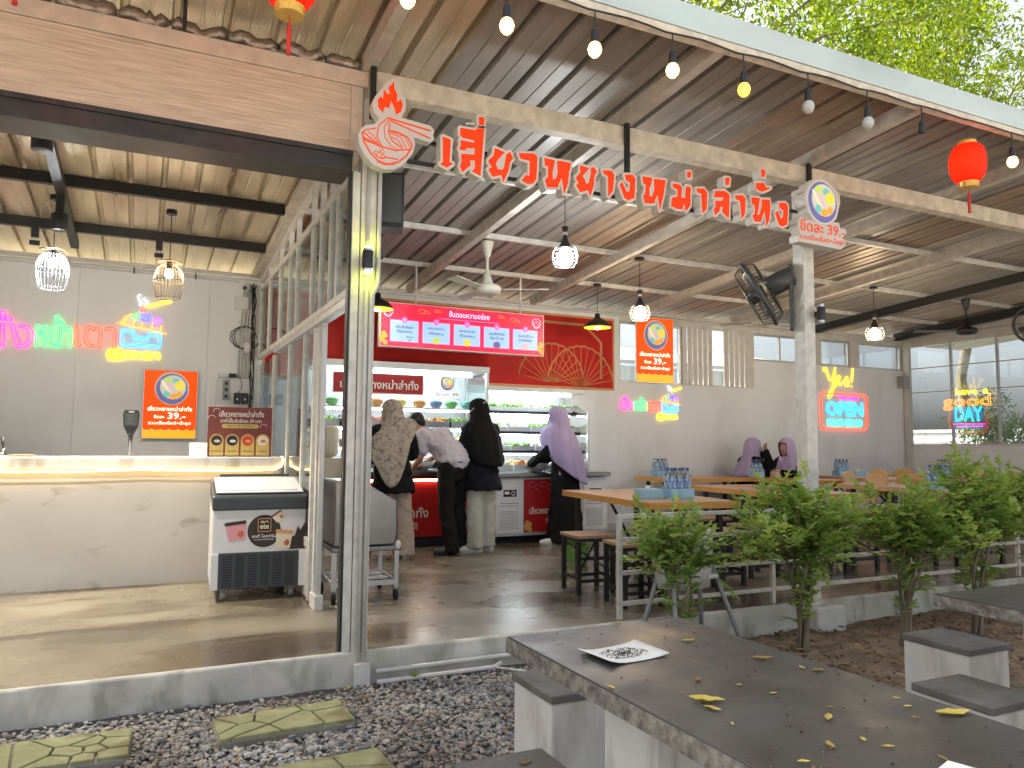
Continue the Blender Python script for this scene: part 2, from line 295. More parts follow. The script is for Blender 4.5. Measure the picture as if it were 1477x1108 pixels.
def obj(name, mb, m=None, parent=None, smooth=False, bevel=0, remesh=0, sm_it=0, solid=0, sub=0, kind=None, fold=None, angle=35):
    me = mb if isinstance(mb, bpy.types.Mesh) else mb.mesh(name)
    if m and not me.materials: me.materials.append(MATS[m])
    if not isinstance(mb, bpy.types.Mesh) and mb.rnd:
        at = me.attributes.new('rnd', 'FLOAT', 'POINT'); at.data.foreach_set('value', mb.rnd)
    o = bpy.data.objects.new(name, me); COL.objects.link(o)
    if parent: o.parent = parent
    if smooth or remesh: me.polygons.foreach_set('use_smooth', [True] * len(me.polygons))
    if bevel:
        b = o.modifiers.new('b', 'BEVEL'); b.width = bevel; b.segments = 2; b.limit_method = 'ANGLE'; b.angle_limit = math.radians(angle); b.harden_normals = False
    if solid:
        b = o.modifiers.new('s', 'SOLIDIFY'); b.thickness = solid; b.offset = 0
    if sub:
        b = o.modifiers.new('u', 'SUBSURF'); b.levels = sub; b.render_levels = sub
    if remesh:
        b = o.modifiers.new('r', 'REMESH'); b.mode = 'VOXEL'; b.voxel_size = remesh; b.use_smooth_shade = True
    if sm_it:
        b = o.modifiers.new('m', 'SMOOTH'); b.iterations = sm_it; b.factor = .5
    if fold:
        tx = bpy.data.textures.new('folds', 'CLOUDS'); tx.noise_scale = fold[1]; tx.noise_depth = 2
        b = o.modifiers.new('d', 'DISPLACE'); b.texture = tx; b.strength = fold[0]; b.mid_level = .5; b.texture_coords = 'LOCAL'
    if kind: o['kind'] = kind
    return o
def thing(name, label, cat, loc=(0, 0, 0), rz=0, group=None):
    o = bpy.data.objects.new(name, None); COL.objects.link(o); o.location = loc; o.rotation_euler = (0, 0, rz); o.empty_display_size = .1
    o['label'] = label; o['category'] = cat
    if group: o['group'] = group
    return o
def tag(o, label, cat, group=None):
    o['label'] = label; o['category'] = cat
    if group: o['group'] = group
    return o
def struct(name, mb, m, **k): return obj(name, mb, m, kind='structure', **k)
def dup(o, loc=None, rz=None, label=None, group=None, parent=None):
    c = o.copy(); COL.objects.link(c)
    if parent: c.parent = parent
    if loc is not None: c.location = loc
    if rz is not None: c.rotation_euler = (0, 0, rz)
    if label: c['label'] = label
    if group: c['group'] = group
    for ch in list(o.children): dup(ch, parent=c)
    return c
def text(name, body, F, m, parent, fit, ext=.001, d=0, outline=0, res=2, bold=0):
    """flat or tube lettering fitted into the rectangle fit=(u0,u1,v0,v1) of frame F"""
    c = bpy.data.curves.new(name, 'FONT'); c.body = body; c.size = 1; c.resolution_u = res; c.offset = bold
    o = bpy.data.objects.new(name, c); me = bpy.data.meshes.new_from_object(o)
    xs = [v.co.x for v in me.vertices]; ys = [v.co.y for v in me.vertices]
    x0, x1, y0, y1 = min(xs), max(xs), min(ys), max(ys)
    sx = (fit[1] - fit[0]) / (x1 - x0); sy = (fit[3] - fit[2]) / (y1 - y0)
    if outline: c.fill_mode = 'NONE'; c.bevel_depth = outline / ((sx + sy) / 2); c.bevel_resolution = 1
    else: c.extrude = 1
    bpy.data.meshes.remove(me); me = bpy.data.meshes.new_from_object(o); sd_ = (sx + sy) / 2
    for v in me.vertices:
        z = v.co.z * sd_ if outline else v.co.z * ext
        v.co = F(fit[0] + (v.co.x - x0) * sx, fit[2] + (v.co.y - y0) * sy, d + z)
    me.name = name; me.materials.clear(); bpy.data.objects.remove(o); bpy.data.curves.remove(c)
    return obj(name, me, m, parent, smooth=bool(outline))
def stroke(name, pts, r, F, m, parent, d=.012, closed=False, n=6):
    return obj(name, MB().tube([F(x, y, d) for x, y in pts], r, n, closed), m, parent, smooth=True)
def arc(cx, cy, rx, ry, a0, a1, n=12): return [(cx + rx * math.cos(math.radians(a0 + (a1 - a0) * i / n)), cy + ry * math.sin(math.radians(a0 + (a1 - a0) * i / n))) for i in range(n + 1)]
def RB(y): return 3.30 - .0682 * (y - 4.25)     # underside of the rafters

# ------------------------------------------------------------------ ground and slab
struct('ground', MB().add([(-300, -300, -.2), (300, -300, -.2), (300, 300, -.2), (-300, 300, -.2)], [(0, 1, 2, 3)]), 'far_ground')
def wavy(x0, x1, y0, y1, z, amp, n, m, seed):
    rr = random.Random(seed); g = MB(); nx, ny = n, max(2, int(n * (y1 - y0) / (x1 - x0)))
    vs = [(x0 + (x1 - x0) * i / nx, y0 + (y1 - y0) * j / ny, z + rr.uniform(-amp, amp)) for j in range(ny + 1) for i in range(nx + 1)]
    return g.add(vs, [(j * (nx + 1) + i, j * (nx + 1) + i + 1, (j + 1) * (nx + 1) + i + 1, (j + 1) * (nx + 1) + i) for j in range(ny) for i in range(nx)])
struct('bounce_forecourt', MB().box(-40, 40, -34, -1.8, -.4, -.18), 'bounce_concrete')  # unseen pale paving added behind the camera to bounce sunlight under the roof
struct('gravel_bed', wavy(-5, 3.05, -3, 4.36, -.175, .004, 60, None, 1), 'gravel_base', smooth=True)
struct('soil_bed', wavy(3.05, 13, -3, 4.36, -.185, .02, 80, None, 2), 'soil', smooth=True)
sl = MB(); sl.box(-4.6, 12.3, 4.3, 9.3, -.6, 0)
struct('floor_slab', sl, 'floor_concrete')
ke = MB(); rr = random.Random(4)
nx = 90; vs = []
for i in range(nx + 1):
    x = -4.6 + 16.9 * i / nx
    for y, z in ((4.3, .003), (4.27 + rr.uniform(-.003, .003), .003), (4.262 + rr.uniform(-.005, .005), -.012), (4.26 + rr.uniform(-.008, .008), -.1), (4.255 + rr.uniform(-.012, .012), -.3)): vs.append((x, y, z))
ke.add(vs, [(i * 5 + j, i * 5 + j + 1, (i + 1) * 5 + j + 1, (i + 1) * 5 + j) for i in range(nx) for j in range(4)])
struct('slab_kerb', ke, 'slab_edge', smooth=True)

ICO = None
def ico():
    t = (1 + 5 ** .5) / 2
    v = [V(p).normalized() for p in ((-1, t, 0), (1, t, 0), (-1, -t, 0), (1, -t, 0), (0, -1, t), (0, 1, t), (0, -1, -t), (0, 1, -t), (t, 0, -1), (t, 0, 1), (-t, 0, -1), (-t, 0, 1))]
    f = [(0, 11, 5), (0, 5, 1), (0, 1, 7), (0, 7, 10), (0, 10, 11), (1, 5, 9), (5, 11, 4), (11, 10, 2), (10, 7, 6), (7, 1, 8), (3, 9, 4), (3, 4, 2), (3, 2, 6), (3, 6, 8), (3, 8, 9), (4, 9, 5), (2, 4, 11), (6, 2, 10), (8, 6, 7), (9, 8, 1)]
    return v, f
IV, IF = ico()
def stones(n, area, z, s0, s1, seed, avoid=()):
    rr = random.Random(seed); g = MB()
    for k in range(n):
        x, y = area(rr)
        if any(a <= x <= b and c <= y <= d for a, b, c, d in avoid): continue
        s = rr.uniform(s0, s1); R = Matrix.Rotation(rr.uniform(0, 6.3), 3, 'Z') @ Matrix.Rotation(rr.uniform(-.7, .7), 3, 'X')
        sc = (s * rr.uniform(.8, 1.35), s * rr.uniform(.65, 1.0), s * rr.uniform(.45, .8)); c = V((x, y, z + s * .3 + rr.uniform(0, .006)))
        jit = [rr.uniform(.75, 1.2) for _ in range(12)]
        g.add([c + R @ V((p.x * sc[0] * j, p.y * sc[1] * j, p.z * sc[2] * j)) for p, j in zip(IV, jit)], IF)
        g.rnd += [rr.random()] * 12
    return g
def ga(rr): return rr.uniform(-1.7, 3.25), 4.25 - abs(rr.triangular(0, 2.6, .3))
STEPS = [((.345, .945, 3.61, 3.91), 'pale green stepping slab with crazy paving relief nearest the white post'), ((-.52, .01, 3.6, 3.93), 'yellow green stepping slab with crazy paving relief beside the concrete kerb'), ((.36, .955, 2.92, 3.24), 'mossy stepping slab with crazy paving relief closest to the concrete stools')]
obj('gravel', stones(27000, ga, -.172, .0075, .0155, 11, [(a + .03, b - .03, c + .03, d - .03) for (a, b, c, d), _ in STEPS]), 'pebble', kind='stuff')
def sa(rr): return rr.uniform(2.6, 7.5), rr.uniform(1.6, 4.24)
def gb_(rr): return rr.uniform(-1.5, 3.0), 4.2 - abs(rr.triangular(0, 2.3, .3))
obj('gravel_cobbles', stones(700, gb_, -.165, .016, .024, 15, [(a, b, c, d) for (a, b, c, d), _ in STEPS]), 'pebble', kind='stuff')
obj('soil_pebbles', stones(1500, sa, -.18, .006, .017, 12), 'litter', kind='stuff')
def flakes(n, area, z, s0, s1, seed, curl=.3):
    rr = random.Random(seed); g = MB()
    for k in range(n):
        x, y = area(rr); s = rr.uniform(s0, s1); R = Matrix.Rotation(rr.uniform(0, 6.3), 3, 'Z') @ Matrix.Rotation(rr.uniform(-.5, .5), 3, 'X') @ Matrix.Rotation(rr.uniform(-.3, .3), 3, 'Y')
        c = V((x, y, z + s * .25)); w = rr.uniform(.25, .42)
        P = [(-1, 0, .1), (-.4, w, curl * .4), (.4, w * .8, curl * .5), (1, 0, .2), (.4, -w * .8, curl * .5), (-.4, -w, curl * .4), (-.4, 0, 0), (.4, 0, 0)]
        g.add([c + R @ (V(p) * s) for p in P], [(0, 6, 1), (1, 6, 7, 2), (2, 7, 3), (3, 7, 4), (4, 7, 6, 5), (5, 6, 0)]); g.rnd += [rr.random()] * 8
    return g
obj('leaf_litter', flakes(1900, sa, -.17, .012, .034, 13), 'litter', kind='stuff')
obj('gravel_litter', flakes(230, ga, -.148, .012, .028, 14), 'litter', kind='stuff')

# stepping slabs: crazy paving pieces clipped from random cells
def clip(poly, p, n):
    out = []
    for i in range(len(poly)):
        a, b = poly[i], poly[(i + 1) % len(poly)]; da = (a - p).dot(n); db = (b - p).dot(n)
        if da <= 0: out.append(a)
        if da * db < 0: out.append(a + (b - a) * (da / (da - db)))
    return out
def cells(x0, x1, y0, y1, k, gap, seed):
    rr = random.Random(seed); S_ = [V((rr.uniform(x0, x1), rr.uniform(y0, y1))) for _ in range(k)]
    for _ in range(2):
        res = []
        for s in S_:
            po = [V(p) for p in ((x0, y0), (x1, y0), (x1, y1), (x0, y1))]
            for t in S_:
                if t is not s and po: d = (t - s).normalized(); po = clip(po, (s + t) / 2 - d * gap, d)
            res.append(po)
        S_ = [(sum(p, V((0, 0))) / len(p) + s) / 2 if p else s for p, s in zip(res, S_)]
    return res
for i, ((x0, x1, y0, y1), lab) in enumerate(STEPS):
    t = thing('stepping_slab', lab, 'stepping stone', ((x0 + x1) / 2, (y0 + y1) / 2, -.192), random.Random(i).uniform(-.05, .05), 'stepping slabs in the gravel')
    hx, hy = (x1 - x0) / 2, (y1 - y0) / 2
    obj('slab_base', MB().box(-hx, hx, -hy, hy, -.02, .052), 'step_base', t, bevel=.006)
    F = lambda x, y, d: (x, y, .045 + d)
    for po in cells(-hx + .004, hx - .004, -hy + .004, hy - .004, (8, 11, 7)[i], .005, 30 + i * 7):
        if len(po) > 2: obj('stone', MB().prism([(p.x, p.y) for p in po], 0, .022 + random.Random(len(po)).uniform(0, .003), F), 'step_stone', t, bevel=.004)

# ------------------------------------------------------------------ walls
bw = thing('back_wall', 'long pale plaster back wall with high windows and white slats', 'wall', (0, 8.9, 0))
def wp(x0, x1, z0, z1, m='plaster'): return obj('wall_panel', MB().box(x0 + .0012, x1 - .0012, 0, .12, z0, z1), m, bw)
for a, b in ((-4.5, -3.1), (-3.1, -1.9), (-1.9, -.645), (-.645, .6), (.6, 1.14)): wp(a, b, -.2, 2.98, 'plaster_warm')
for a, b in ((1.14, 3.5), (3.5, 5.93), ): wp(a, b, -.2, 2.98)
for a, b in ((5.93, 6.55), (6.55, 8.33), ): wp(a, b, -.2, 2.03)
for a, b in ((8.33, 9.62), (9.62, 11.92)): wp(a, b, -.2, 2.46)
obj('head_rail', MB().box(5.93, 11.92, -.004, .12, 2.885, 2.98), 'white_paint', bw, bevel=.004)
for a, b in ((7.02, 7.1), (8.28, 8.375), (9.49, 9.8), (10.46, 10.67), (11.715, 11.92)): obj('pier', MB().box(a, b, -.002, .12, 2.46 if a > 8.3 else 2.03, 2.885), 'white_paint', bw)
for i, (a, b, z0) in enumerate(((5.93, 7.02, 2.03), (8.375, 9.49, 2.46), (9.8, 10.46, 2.46), (10.67, 11.715, 2.46))):
    wn = obj('window', MB().box(a, b, .02, .06, z0, z0 + .03).box(a, b, .02, .06, 2.855, 2.885).box(a, a + .03, .02, .06, z0 + .03, 2.855).box(b - .03, b, .02, .06, z0 + .03, 2.855), 'alu', bw)
    obj('pane', MB().box(a + .03, b - .03, .036, .042, z0 + .03, 2.855), 'window_glass', wn)
    if i in (0, 1): obj('mullion', MB().box((a + b) / 2 - .015, (a + b) / 2 + .015, .018, .062, z0 + .03, 2.855), 'alu', wn)
k = 0
for a, b, n in ((7.1, 7.565, 5), (7.775, 8.275, 5)):
    for j in range(n):
        wd = (b - a) / n; obj('slat', MB().box(a + j * wd + .008, a + (j + 1) * wd - .008, -.022, -.004, 2.035, 2.9), 'white_paint', bw, bevel=.002)
obj('slat_rail', MB().box(7.1, 8.28, -.004, .03, 2.03, 2.05).box(7.1, 8.28, -.003, .03, 2.87, 2.89), 'white_paint', bw)
obj('cornice', MB().box(-4.5, 11.8, -.05, .0, 2.985, 3.02), 'white_paint', bw, bevel=.004)
obj('cornice', MB().tube([(-4.4, -.03, 2.955), (11.7, -.03, 2.955)], .011, 8), 'pipe_white', bw)
obj('cornice', MB().tube([(-4.4, -.022, 2.925), (.93, -.022, 2.925)], .009, 8), 'pipe_white', bw)
for x in (-2.2, -1.35, -.75, -.15, .45): obj('pipe_clip', MB().box(x - .008, x + .008, -.045, 0, 2.912, 2.972), 'grey_plastic', bw)
obj('floor_skirt', MB().box(5.3, 11.8, -.012, 0, .0, .1), 'white_paint', bw)

rw = thing('side_wall', 'pale low side wall under a grid of tall window panes', 'wall', (11.8, 0, 0))
obj('wall_panel', MB().box(0, .12, 6.3, 8.895, -.2, 1.2), 'plaster', rw); obj('wall_panel', MB().box(0, .12, 4.3, 6.297, -.2, 1.2), 'plaster', rw)
obj('sill', MB().box(-.03, .14, 4.3, 8.895, 1.202, 1.225), 'white_paint', rw)
obj('head_rail', MB().box(0, .1, 4.3, 8.895, 2.86, 3.3), 'white_paint', rw)
ys = [8.86 - .755 * i for i in range(7)]
for i, y in enumerate(ys): obj('mullion', MB().box(.02, .07, y - .013, y + .013, 1.225, 2.86), 'window_frame', rw)
for z in (1.245, 2.08, 2.49): obj('transom', MB().box(.03, .06, 4.33, 8.84, z - .009, z + .009), 'window_frame', rw)
for i in range(6):
    for z0, z1 in ((1.26, 2.065), (2.095, 2.475), (2.505, 2.855)): obj('pane', MB().box(.043, .048, ys[i + 1] + .019, ys[i] - .019, z0, z1), 'window_glass', rw)
obj('corner_post', MB().box(-.09, -.002, 8.79, 8.88, 0, 2.95), 'white_paint', rw)
tag(obj('junction_box', MB().box(11.56, 11.7, 8.75, 8.899, 2.16, 2.36), 'grey_tube', bevel=.006), 'grey electrical box on the corner post beside the window grid', 'junction box')
lw_ = tag(obj('left_end_wall', MB().box(-4.62, -4.5, 4.4, 9.02, -.2, 3.05), 'plaster_warm'), 'plain plaster end wall of the counter room', 'wall')

# ------------------------------------------------------------------ roof
rf = thing('roof', 'low pitched corrugated metal roof on white rafters', 'roof', (0, 3.2, 3.5))
def RS(y): return RB(y) + .152
YE, YB = 3.2, 9.75  # unseen rear overhang added to keep sun out of the high windows
def sheet(x0, n, pitch, hgt):
    pr = []; x = x0
    for i in range(n): pr += [(x, 0), (x + pitch * .36, 0), (x + pitch * .38, .005), (x + pitch * .42, .005), (x + pitch * .44, 0), (x + pitch * .8, 0), (x + pitch * .84, hgt), (x + pitch * .96, hgt)]; x += pitch
    pr.append((x, 0)); g = MB(); vs = []; NY = 10
    for j in range(NY + 1):
        y = YE + (YB - YE) * j / NY
        vs += [(px, y - 3.2, RS(y) + pz - 3.5) for px, pz in pr]
    k = len(pr)
    return g.add(vs, [(j * k + i, (j + 1) * k + i, (j + 1) * k + i + 1, j * k + i + 1) for j in range(NY) for i in range(k - 1)])
x = -4.4
while x < 13.9:
    if x < 1.1: obj('roof_sheet', sheet(x, 3, .25, .045), 'roof_foil', rf, solid=.002); x += .75
    else: obj('roof_sheet', sheet(x, 3, .2534, .045), ('roof_metal', 'roof_metal_rust', 'roof_metal', 'roof_metal_pale', 'roof_metal')[int(x * 1.7) % 5], rf, solid=.002); x += .76
def slope(x0, x1, y0, y1, d0, d1, oy=3.2, oz=3.5):
    return MB().add([(x, y - oy, RB(y) + d - oz) for d in (d0, d1) for x, y in ((x0, y0), (x1, y0), (x1, y1), (x0, y1))],
                    [(3, 2, 1, 0), (4, 5, 6, 7), (0, 1, 5, 4), (1, 2, 6, 5), (2, 3, 7, 6), (3, 0, 4, 7)])
for xr, m in ((-2.3, 'rafter_paint'), (1.1, 'rafter_paint'), (2.86, 'rafter_paint'), (4.55, 'rafter_paint'), (6.25, 'rafter_paint'), (7.95, 'rafter_paint')):
    obj('rafter', slope(xr - .036, xr + .036, 3.26, 8.89, .002, .1), m, rf)
for xr in (9.66, 11.55): obj('rafter', slope(xr - .05, xr + .05, 3.26, 8.89, -.02, .1), 'black_steel', rf)
for y in (5.62, 6.93, 8.1):
    z = RB(y) + .1 - 3.5
    obj('purlin', MB().box(1.16, 11.75, y - 3.2 - .022, y - 3.2 + .022, z, z + .05), 'white_steel', rf)
    if y > 4: obj('purlin', MB().box(-4.45, 1.06, y - 3.2 - .028, y - 3.2 + .028, z - .04, z + .05), 'black_steel', rf)
obj('eave_flashing', MB().box(-4.5, 14, -.035, .0, -.11, .035).box(-4.5, 14, 0, .12, .03, .036), 'flashing', rf)
obj('eave_trim', MB().box(-4.5, 14, -.03, .03, -.155, -.112), 'dirty_beam', rf, bevel=.005)
for xr in (.1, -.55): obj('fascia_hanger', MB().box(xr, xr + .02, 1.0, 1.03, -.2, .02), 'black_steel', rf)
# neighbouring lower structure over the front left: crumpled foil above the fascia
fo = thing('foil_insulation', 'crumpled silver brown foil insulation tucked above the wood grain fascia', 'insulation', (0, 4.3, 3.3))
rr = random.Random(9); xx = -2.0
while xx < 1.0:
    L_ = rr.uniform(.2, .27); pts = []; rs = []
    for i in range(9): pts.append((xx + L_ * i / 8, rr.uniform(-.012, .012), .05 + rr.uniform(-.012, .012) + .012 * math.sin(i))); rs.append(.045 + rr.uniform(-.012, .012) - (.02 if i in (0, 8) else 0))
    obj('foil_roll', MB().tube(pts, rs, 9), 'foil_roll', fo, smooth=True); xx += L_ + .012

# ------------------------------------------------------------------ front beams and posts
fb = thing('front_beam', 'long cream steel beam across the front of the dining hall', 'beam', (1.12, 4.25, 3.17))
obj('beam', MB().box(0, 12.6, -.05, .05, 0, .13), 'dirty_beam', fb, bevel=.006)
fa = thing('fascia_board', 'pale wood grain cement fascia above the counter opening', 'fascia', (0, 4.25, 2.8))
obj('board', MB().box(-4.5, 1.0, 0, .02, .02, .405), 'fascia_wood', fa); obj('end_trim', MB().box(1.002, 1.07, -.006, .02, .02, .405), 'fascia_trim', fa, bevel=.003)
obj('top_trim', MB().box(-4.5, 1.1, -.012, .03, .408, .5), 'fascia_trim', fa, bevel=.004)
sb = thing('shutter_channel', 'dark steel roller shutter channel under the fascia', 'channel', (0, 4.25, 2.7))
obj('channel', MB().box(-4.5, 1.02, 0, .26, -.0, .112), 'dark_channel', sb, bevel=.006); obj('lip', MB().box(-4.5, 1.02, -.012, .0, .09, .118), 'dark_channel', sb)
lp = thing('corner_post', 'white steel corner post with conduits beside the counter opening', 'post', (1.12, 4.33, 0))
obj('box_post', MB().box(-.035, .055, -.05, .05, -.01, 3.16), 'white_steel', lp, bevel=.004)
obj('side_channel', MB().box(-.085, -.04, -.04, .04, 0, 2.72), 'white_steel', lp, bevel=.003); obj('dark_seal', MB().box(-.098, -.087, -.03, .03, 0, 2.72), 'black_steel', lp)
obj('conduit', MB().tube([(-.0, -.066, -.1), (-.0, -.066, 2.75)], .011, 8), 'pipe_white', lp, smooth=True)
obj('conduit', MB().tube([(.03, -.066, -.1), (.03, -.066, 1.95), (.034, -.07, 2.0), (.062, -.07, 2.06), (.066, -.07, 2.12), (.066, -.066, 3.1)], .013, 8), 'pipe_white', lp, smooth=True)
obj('duct_cover', MB().box(-.03, .06, -.115, -.058, -.19, -.05), 'pipe_white', lp, bevel=.005)
obj('bolt', MB().box(.0, .012, -.056, -.05, 1.2, 1.21), 'grey_plastic', lp)
rp = thing('hall_post', 'cream steel post on a concrete footing behind the shrubs', 'post', (4.62, 4.35, 0))
obj('box_post', MB().box(-.055, .055, -.055, .055, .0, 3.17), 'white_steel', rp, bevel=.004); obj('footing', MB().box(-.16, .13, -.22, .06, -.25, -.02), 'concrete', rp, bevel=.02)
pc = thing('drain_pipes', 'white plastic pipes running along the foot of the kerb', 'pipe', (1.16, 4.22, -.15))
obj('pipe', MB().tube([(.05, 0, .05), (2.3, -.0, .05)], .013, 8), 'pipe_white', pc, smooth=True); obj('pipe', MB().tube([(.05, -.03, .0), (.75, -.03, .0), (.8, -.03, .02)], .014, 8), 'pipe_white', pc, smooth=True)
obj('pipe', MB().tube([(.76, -.04, .0), (1.0, -.3, -.005), (1.22, -.62, -.005)], .007, 6), 'pipe_white', pc, smooth=True)

# ------------------------------------------------------------------ glass partition between counter room and hall
gp = thing('glass_partition', 'white framed glass partition between the counter room and the hall', 'partition', (1.14, 0, 0))
def gb(name, y0, y1, z0, z1, w=.04, m='white_steel'): return obj(name, MB().box(-w / 2, w / 2, y0, y1, z0, z1), m, gp, bevel=.003)
gb('transom', 4.4, 8.88, 2.07, 2.12, .05); gb('door_track', 4.4, 7.6, 2.01, 2.06, .07, 'alu'); gb('rail', 4.4, 8.88, 2.83, 2.87)
obj('top_rail', slope(-.02, .02, 4.4, 8.88, -.06, -.005, oy=0, oz=0), 'white_steel', gp)
MU = [4.4, 5.08, 5.3, 5.62, 5.95, 6.6, 6.97, 7.5, 8.2, 8.84]
for y in MU: gb('mullion', y - .016, y + .016, 2.122, 2.828); gb('mullion', y - .014, y + .014, 2.872, RB(y) - .062)
for a, b in zip(MU, MU[1:]): obj('pane', MB().box(-.003, .003, a + .018, b - .018, 2.124, 2.826), 'window_glass', gp)
LO = [5.56, 5.74, 6.15, 6.85, 7.75, 8.84]
for y in LO: gb('stile', y - .02, y + .02, .012, 2.008)
for a, b in zip(LO[1:], LO[2:]): obj('pane', MB().box(-.003, .003, a + .022, b - .022, .45, 2.0), 'window_glass', gp); gb('bottom_rail', a + .022, b - .022, .38, .45, .03)
for a, b in zip(LO[1:], LO[2:]): obj('kick_panel', MB().box(-.006, .006, a + .022, b - .022, .02, .378), 'white_paint', gp)
gb('stile', 5.44, 5.475, .012, 2.008, .035, 'alu'); gb('door_shoe', 5.42, 5.6, 0, .1, .06, 'white_paint')

# ------------------------------------------------------------------ front sign: outlines in millimetres on the sign plane
LETTERS = [('sara_e', [(1502, 2933), (1551, 2922), (1545, 2787), (1568, 2781), (1530, 2751), (1488, 2765), (1505, 2780)]), ('so', [(1611, 3005), (1707, 3008), (1715, 3022), (1762, 3029), (1753, 2887), (1742, 2737), (1687, 2755), (1707, 2780), (1704, 2824), (1673, 2819), (1678, 2790), (1627, 2740), (1611, 2774), (1621, 2805), (1618, 2849), (1703, 2859), (1703, 2898), (1646, 2888), (1646, 2873), (1605, 2873), (1615, 2902), (1612, 2931), (1700, 2930), (1700, 2945), (1624, 2948), (1609, 2965)]), ('mai_ek', [(1727, 3094), (1764, 3097), (1759, 3048), (1730, 3045)]), ('yo', [(1835, 2924), (1900, 2908), (1855, 2855), (1841, 2828), (1852, 2797), (1882, 2795), (1895, 2812), (1908, 2885), (1914, 2901), (1935, 2917), (1955, 2877), (1936, 2854), (1925, 2797), (1891, 2721), (1880, 2764), (1821, 2744), (1794, 2785), (1818, 2804), (1796, 2825), (1793, 2840), (1825, 2875)]), ('wo', [(1993, 2919), (2098, 2935), (2122, 2918), (2115, 2777), (2092, 2745), (2058, 2737), (2014, 2752), (2042, 2791), (2068, 2788), (2070, 2883), (2008, 2887)]), ('ho', [(2171, 2920), (2243, 2918), (2238, 2883), (2227, 2838), (2230, 2791), (2252, 2804), (2267, 2845), (2262, 2887), (2262, 2916), (2289, 2921), (2313, 2920), (2359, 2920), (2351, 2873), (2346, 2862), (2338, 2784), (2311, 2712), (2303, 2769), (2294, 2815), (2273, 2774), (2268, 2749), (2193, 2735), (2175, 2782), (2196, 2804), (2198, 2872), (2174, 2872)]), ('yo', [(2428, 2917), (2494, 2909), (2444, 2849), (2464, 2823), (2469, 2805), (2491, 2808), (2508, 2884), (2505, 2908), (2528, 2924), (2553, 2892), (2533, 2869), (2528, 2804), (2502, 2727), (2486, 2763), (2428, 2742), (2397, 2784), (2417, 2799), (2395, 2832), (2428, 2866)]), ('sara_a', [(2593, 2911), (2661, 2922), (2684, 2898), (2672, 2787), (2638, 2745), (2635, 2880), (2604, 2888)]), ('ngo', [(2763, 2909), (2823, 2921), (2848, 2899), (2839, 2765), (2792, 2744), (2762, 2754), (2724, 2837), (2743, 2859), (2779, 2798), (2801, 2807), (2806, 2864), (2776, 2873)]), ('ho', [(2904, 2922), (2981, 2925), (2975, 2886), (2957, 2845), (2960, 2793), (2985, 2801), (3000, 2851), (2998, 2918), (3021, 2922), (3093, 2926), (3084, 2879), (3074, 2824), (3042, 2709), (3034, 2770), (3025, 2817), (3002, 2775), (2999, 2753), (2923, 2742), (2909, 2790), (2926, 2811), (2932, 2870), (2910, 2876)]), ('mo', [(3151, 2914), (3213, 2914), (3227, 2892), (3221, 2827), (3253, 2827), (3263, 2912), (3302, 2913), (3297, 2780), (3258, 2735), (3247, 2792), (3226, 2745), (3181, 2743), (3135, 2756), (3144, 2816), (3188, 2827), (3192, 2876), (3151, 2889)]), ('mai_ek', [(3274, 3017), (3307, 3017), (3303, 2977), (3273, 2972)]), ('sara_a', [(3352, 2909), (3417, 2919), (3444, 2896), (3436, 2775), (3402, 2743), (3392, 2878), (3358, 2883)]), ('lo', [(3515, 2917), (3603, 2930), (3641, 2910), (3635, 2748), (3625, 2742), (3575, 2775), (3582, 2811), (3557, 2813), (3550, 2777), (3512, 2744), (3501, 2784), (3520, 2812), (3514, 2846), (3570, 2855), (3590, 2873), (3583, 2882), (3502, 2870)]), ('mai_ek', [(3608, 3027), (3646, 3030), (3639, 2979), (3607, 2974)]), ('sara_a', [(3692, 2911), (3763, 2924), (3788, 2902), (3780, 2794), (3750, 2746), (3739, 2880), (3698, 2886)]), ('tho', [(3844, 2923), (3920, 2927), (3909, 2863), (3894, 2799), (3917, 2808), (3942, 2878), (3943, 2920), (4014, 2930), (4020, 2890), (4010, 2785), (3982, 2724), (3974, 2790), (3965, 2840), (3944, 2801), (3930, 2755), (3870, 2747), (3851, 2788), (3875, 2812), (3873, 2868), (3847, 2875)]), ('hanakat', [(3890, 3033), (3963, 3045), (3982, 3014), (4036, 3023), (4002, 3002), (3951, 2978), (3908, 2982), (3889, 2994)]), ('mai_ek', [(3939, 3140), (3979, 3141), (3971, 3091), (3941, 3088)]), ('ngo', [(4105, 2918), (4171, 2930), (4194, 2904), (4180, 2766), (4131, 2746), (4101, 2755), (4066, 2839), (4090, 2858), (4119, 2805), (4140, 2813), (4148, 2866), (4111, 2882)])]
BOWL_BACK = [(1192, 3212), (1225, 3205), (1243, 3148), (1274, 3105), (1273, 3044), (1251, 2996), (1426, 2980), (1449, 2956), (1441, 2927), (1450, 2906), (1422, 2881), (1326, 2894), (1335, 2857), (1322, 2800), (1273, 2731), (1213, 2688), (1159, 2677), (1095, 2693), (1046, 2735), (1013, 2793), (1004, 2850), (1021, 2891), (1047, 2912), (1095, 2927), (1121, 2964), (1093, 2991), (1079, 3037), (1096, 3090), (1133, 3141), (1159, 3185)]
BOWL_FLAME = [(1200, 3194), (1204, 3151), (1221, 3122), (1219, 3077), (1244, 3099), (1255, 3068), (1245, 3027), (1218, 3005), (1206, 3047), (1186, 3081), (1176, 3033), (1157, 3037), (1146, 3029), (1142, 3001), (1114, 3028), (1110, 3071), (1126, 3091), (1140, 3077), (1144, 3135), (1161, 3114), (1180, 3116), (1171, 3155)]
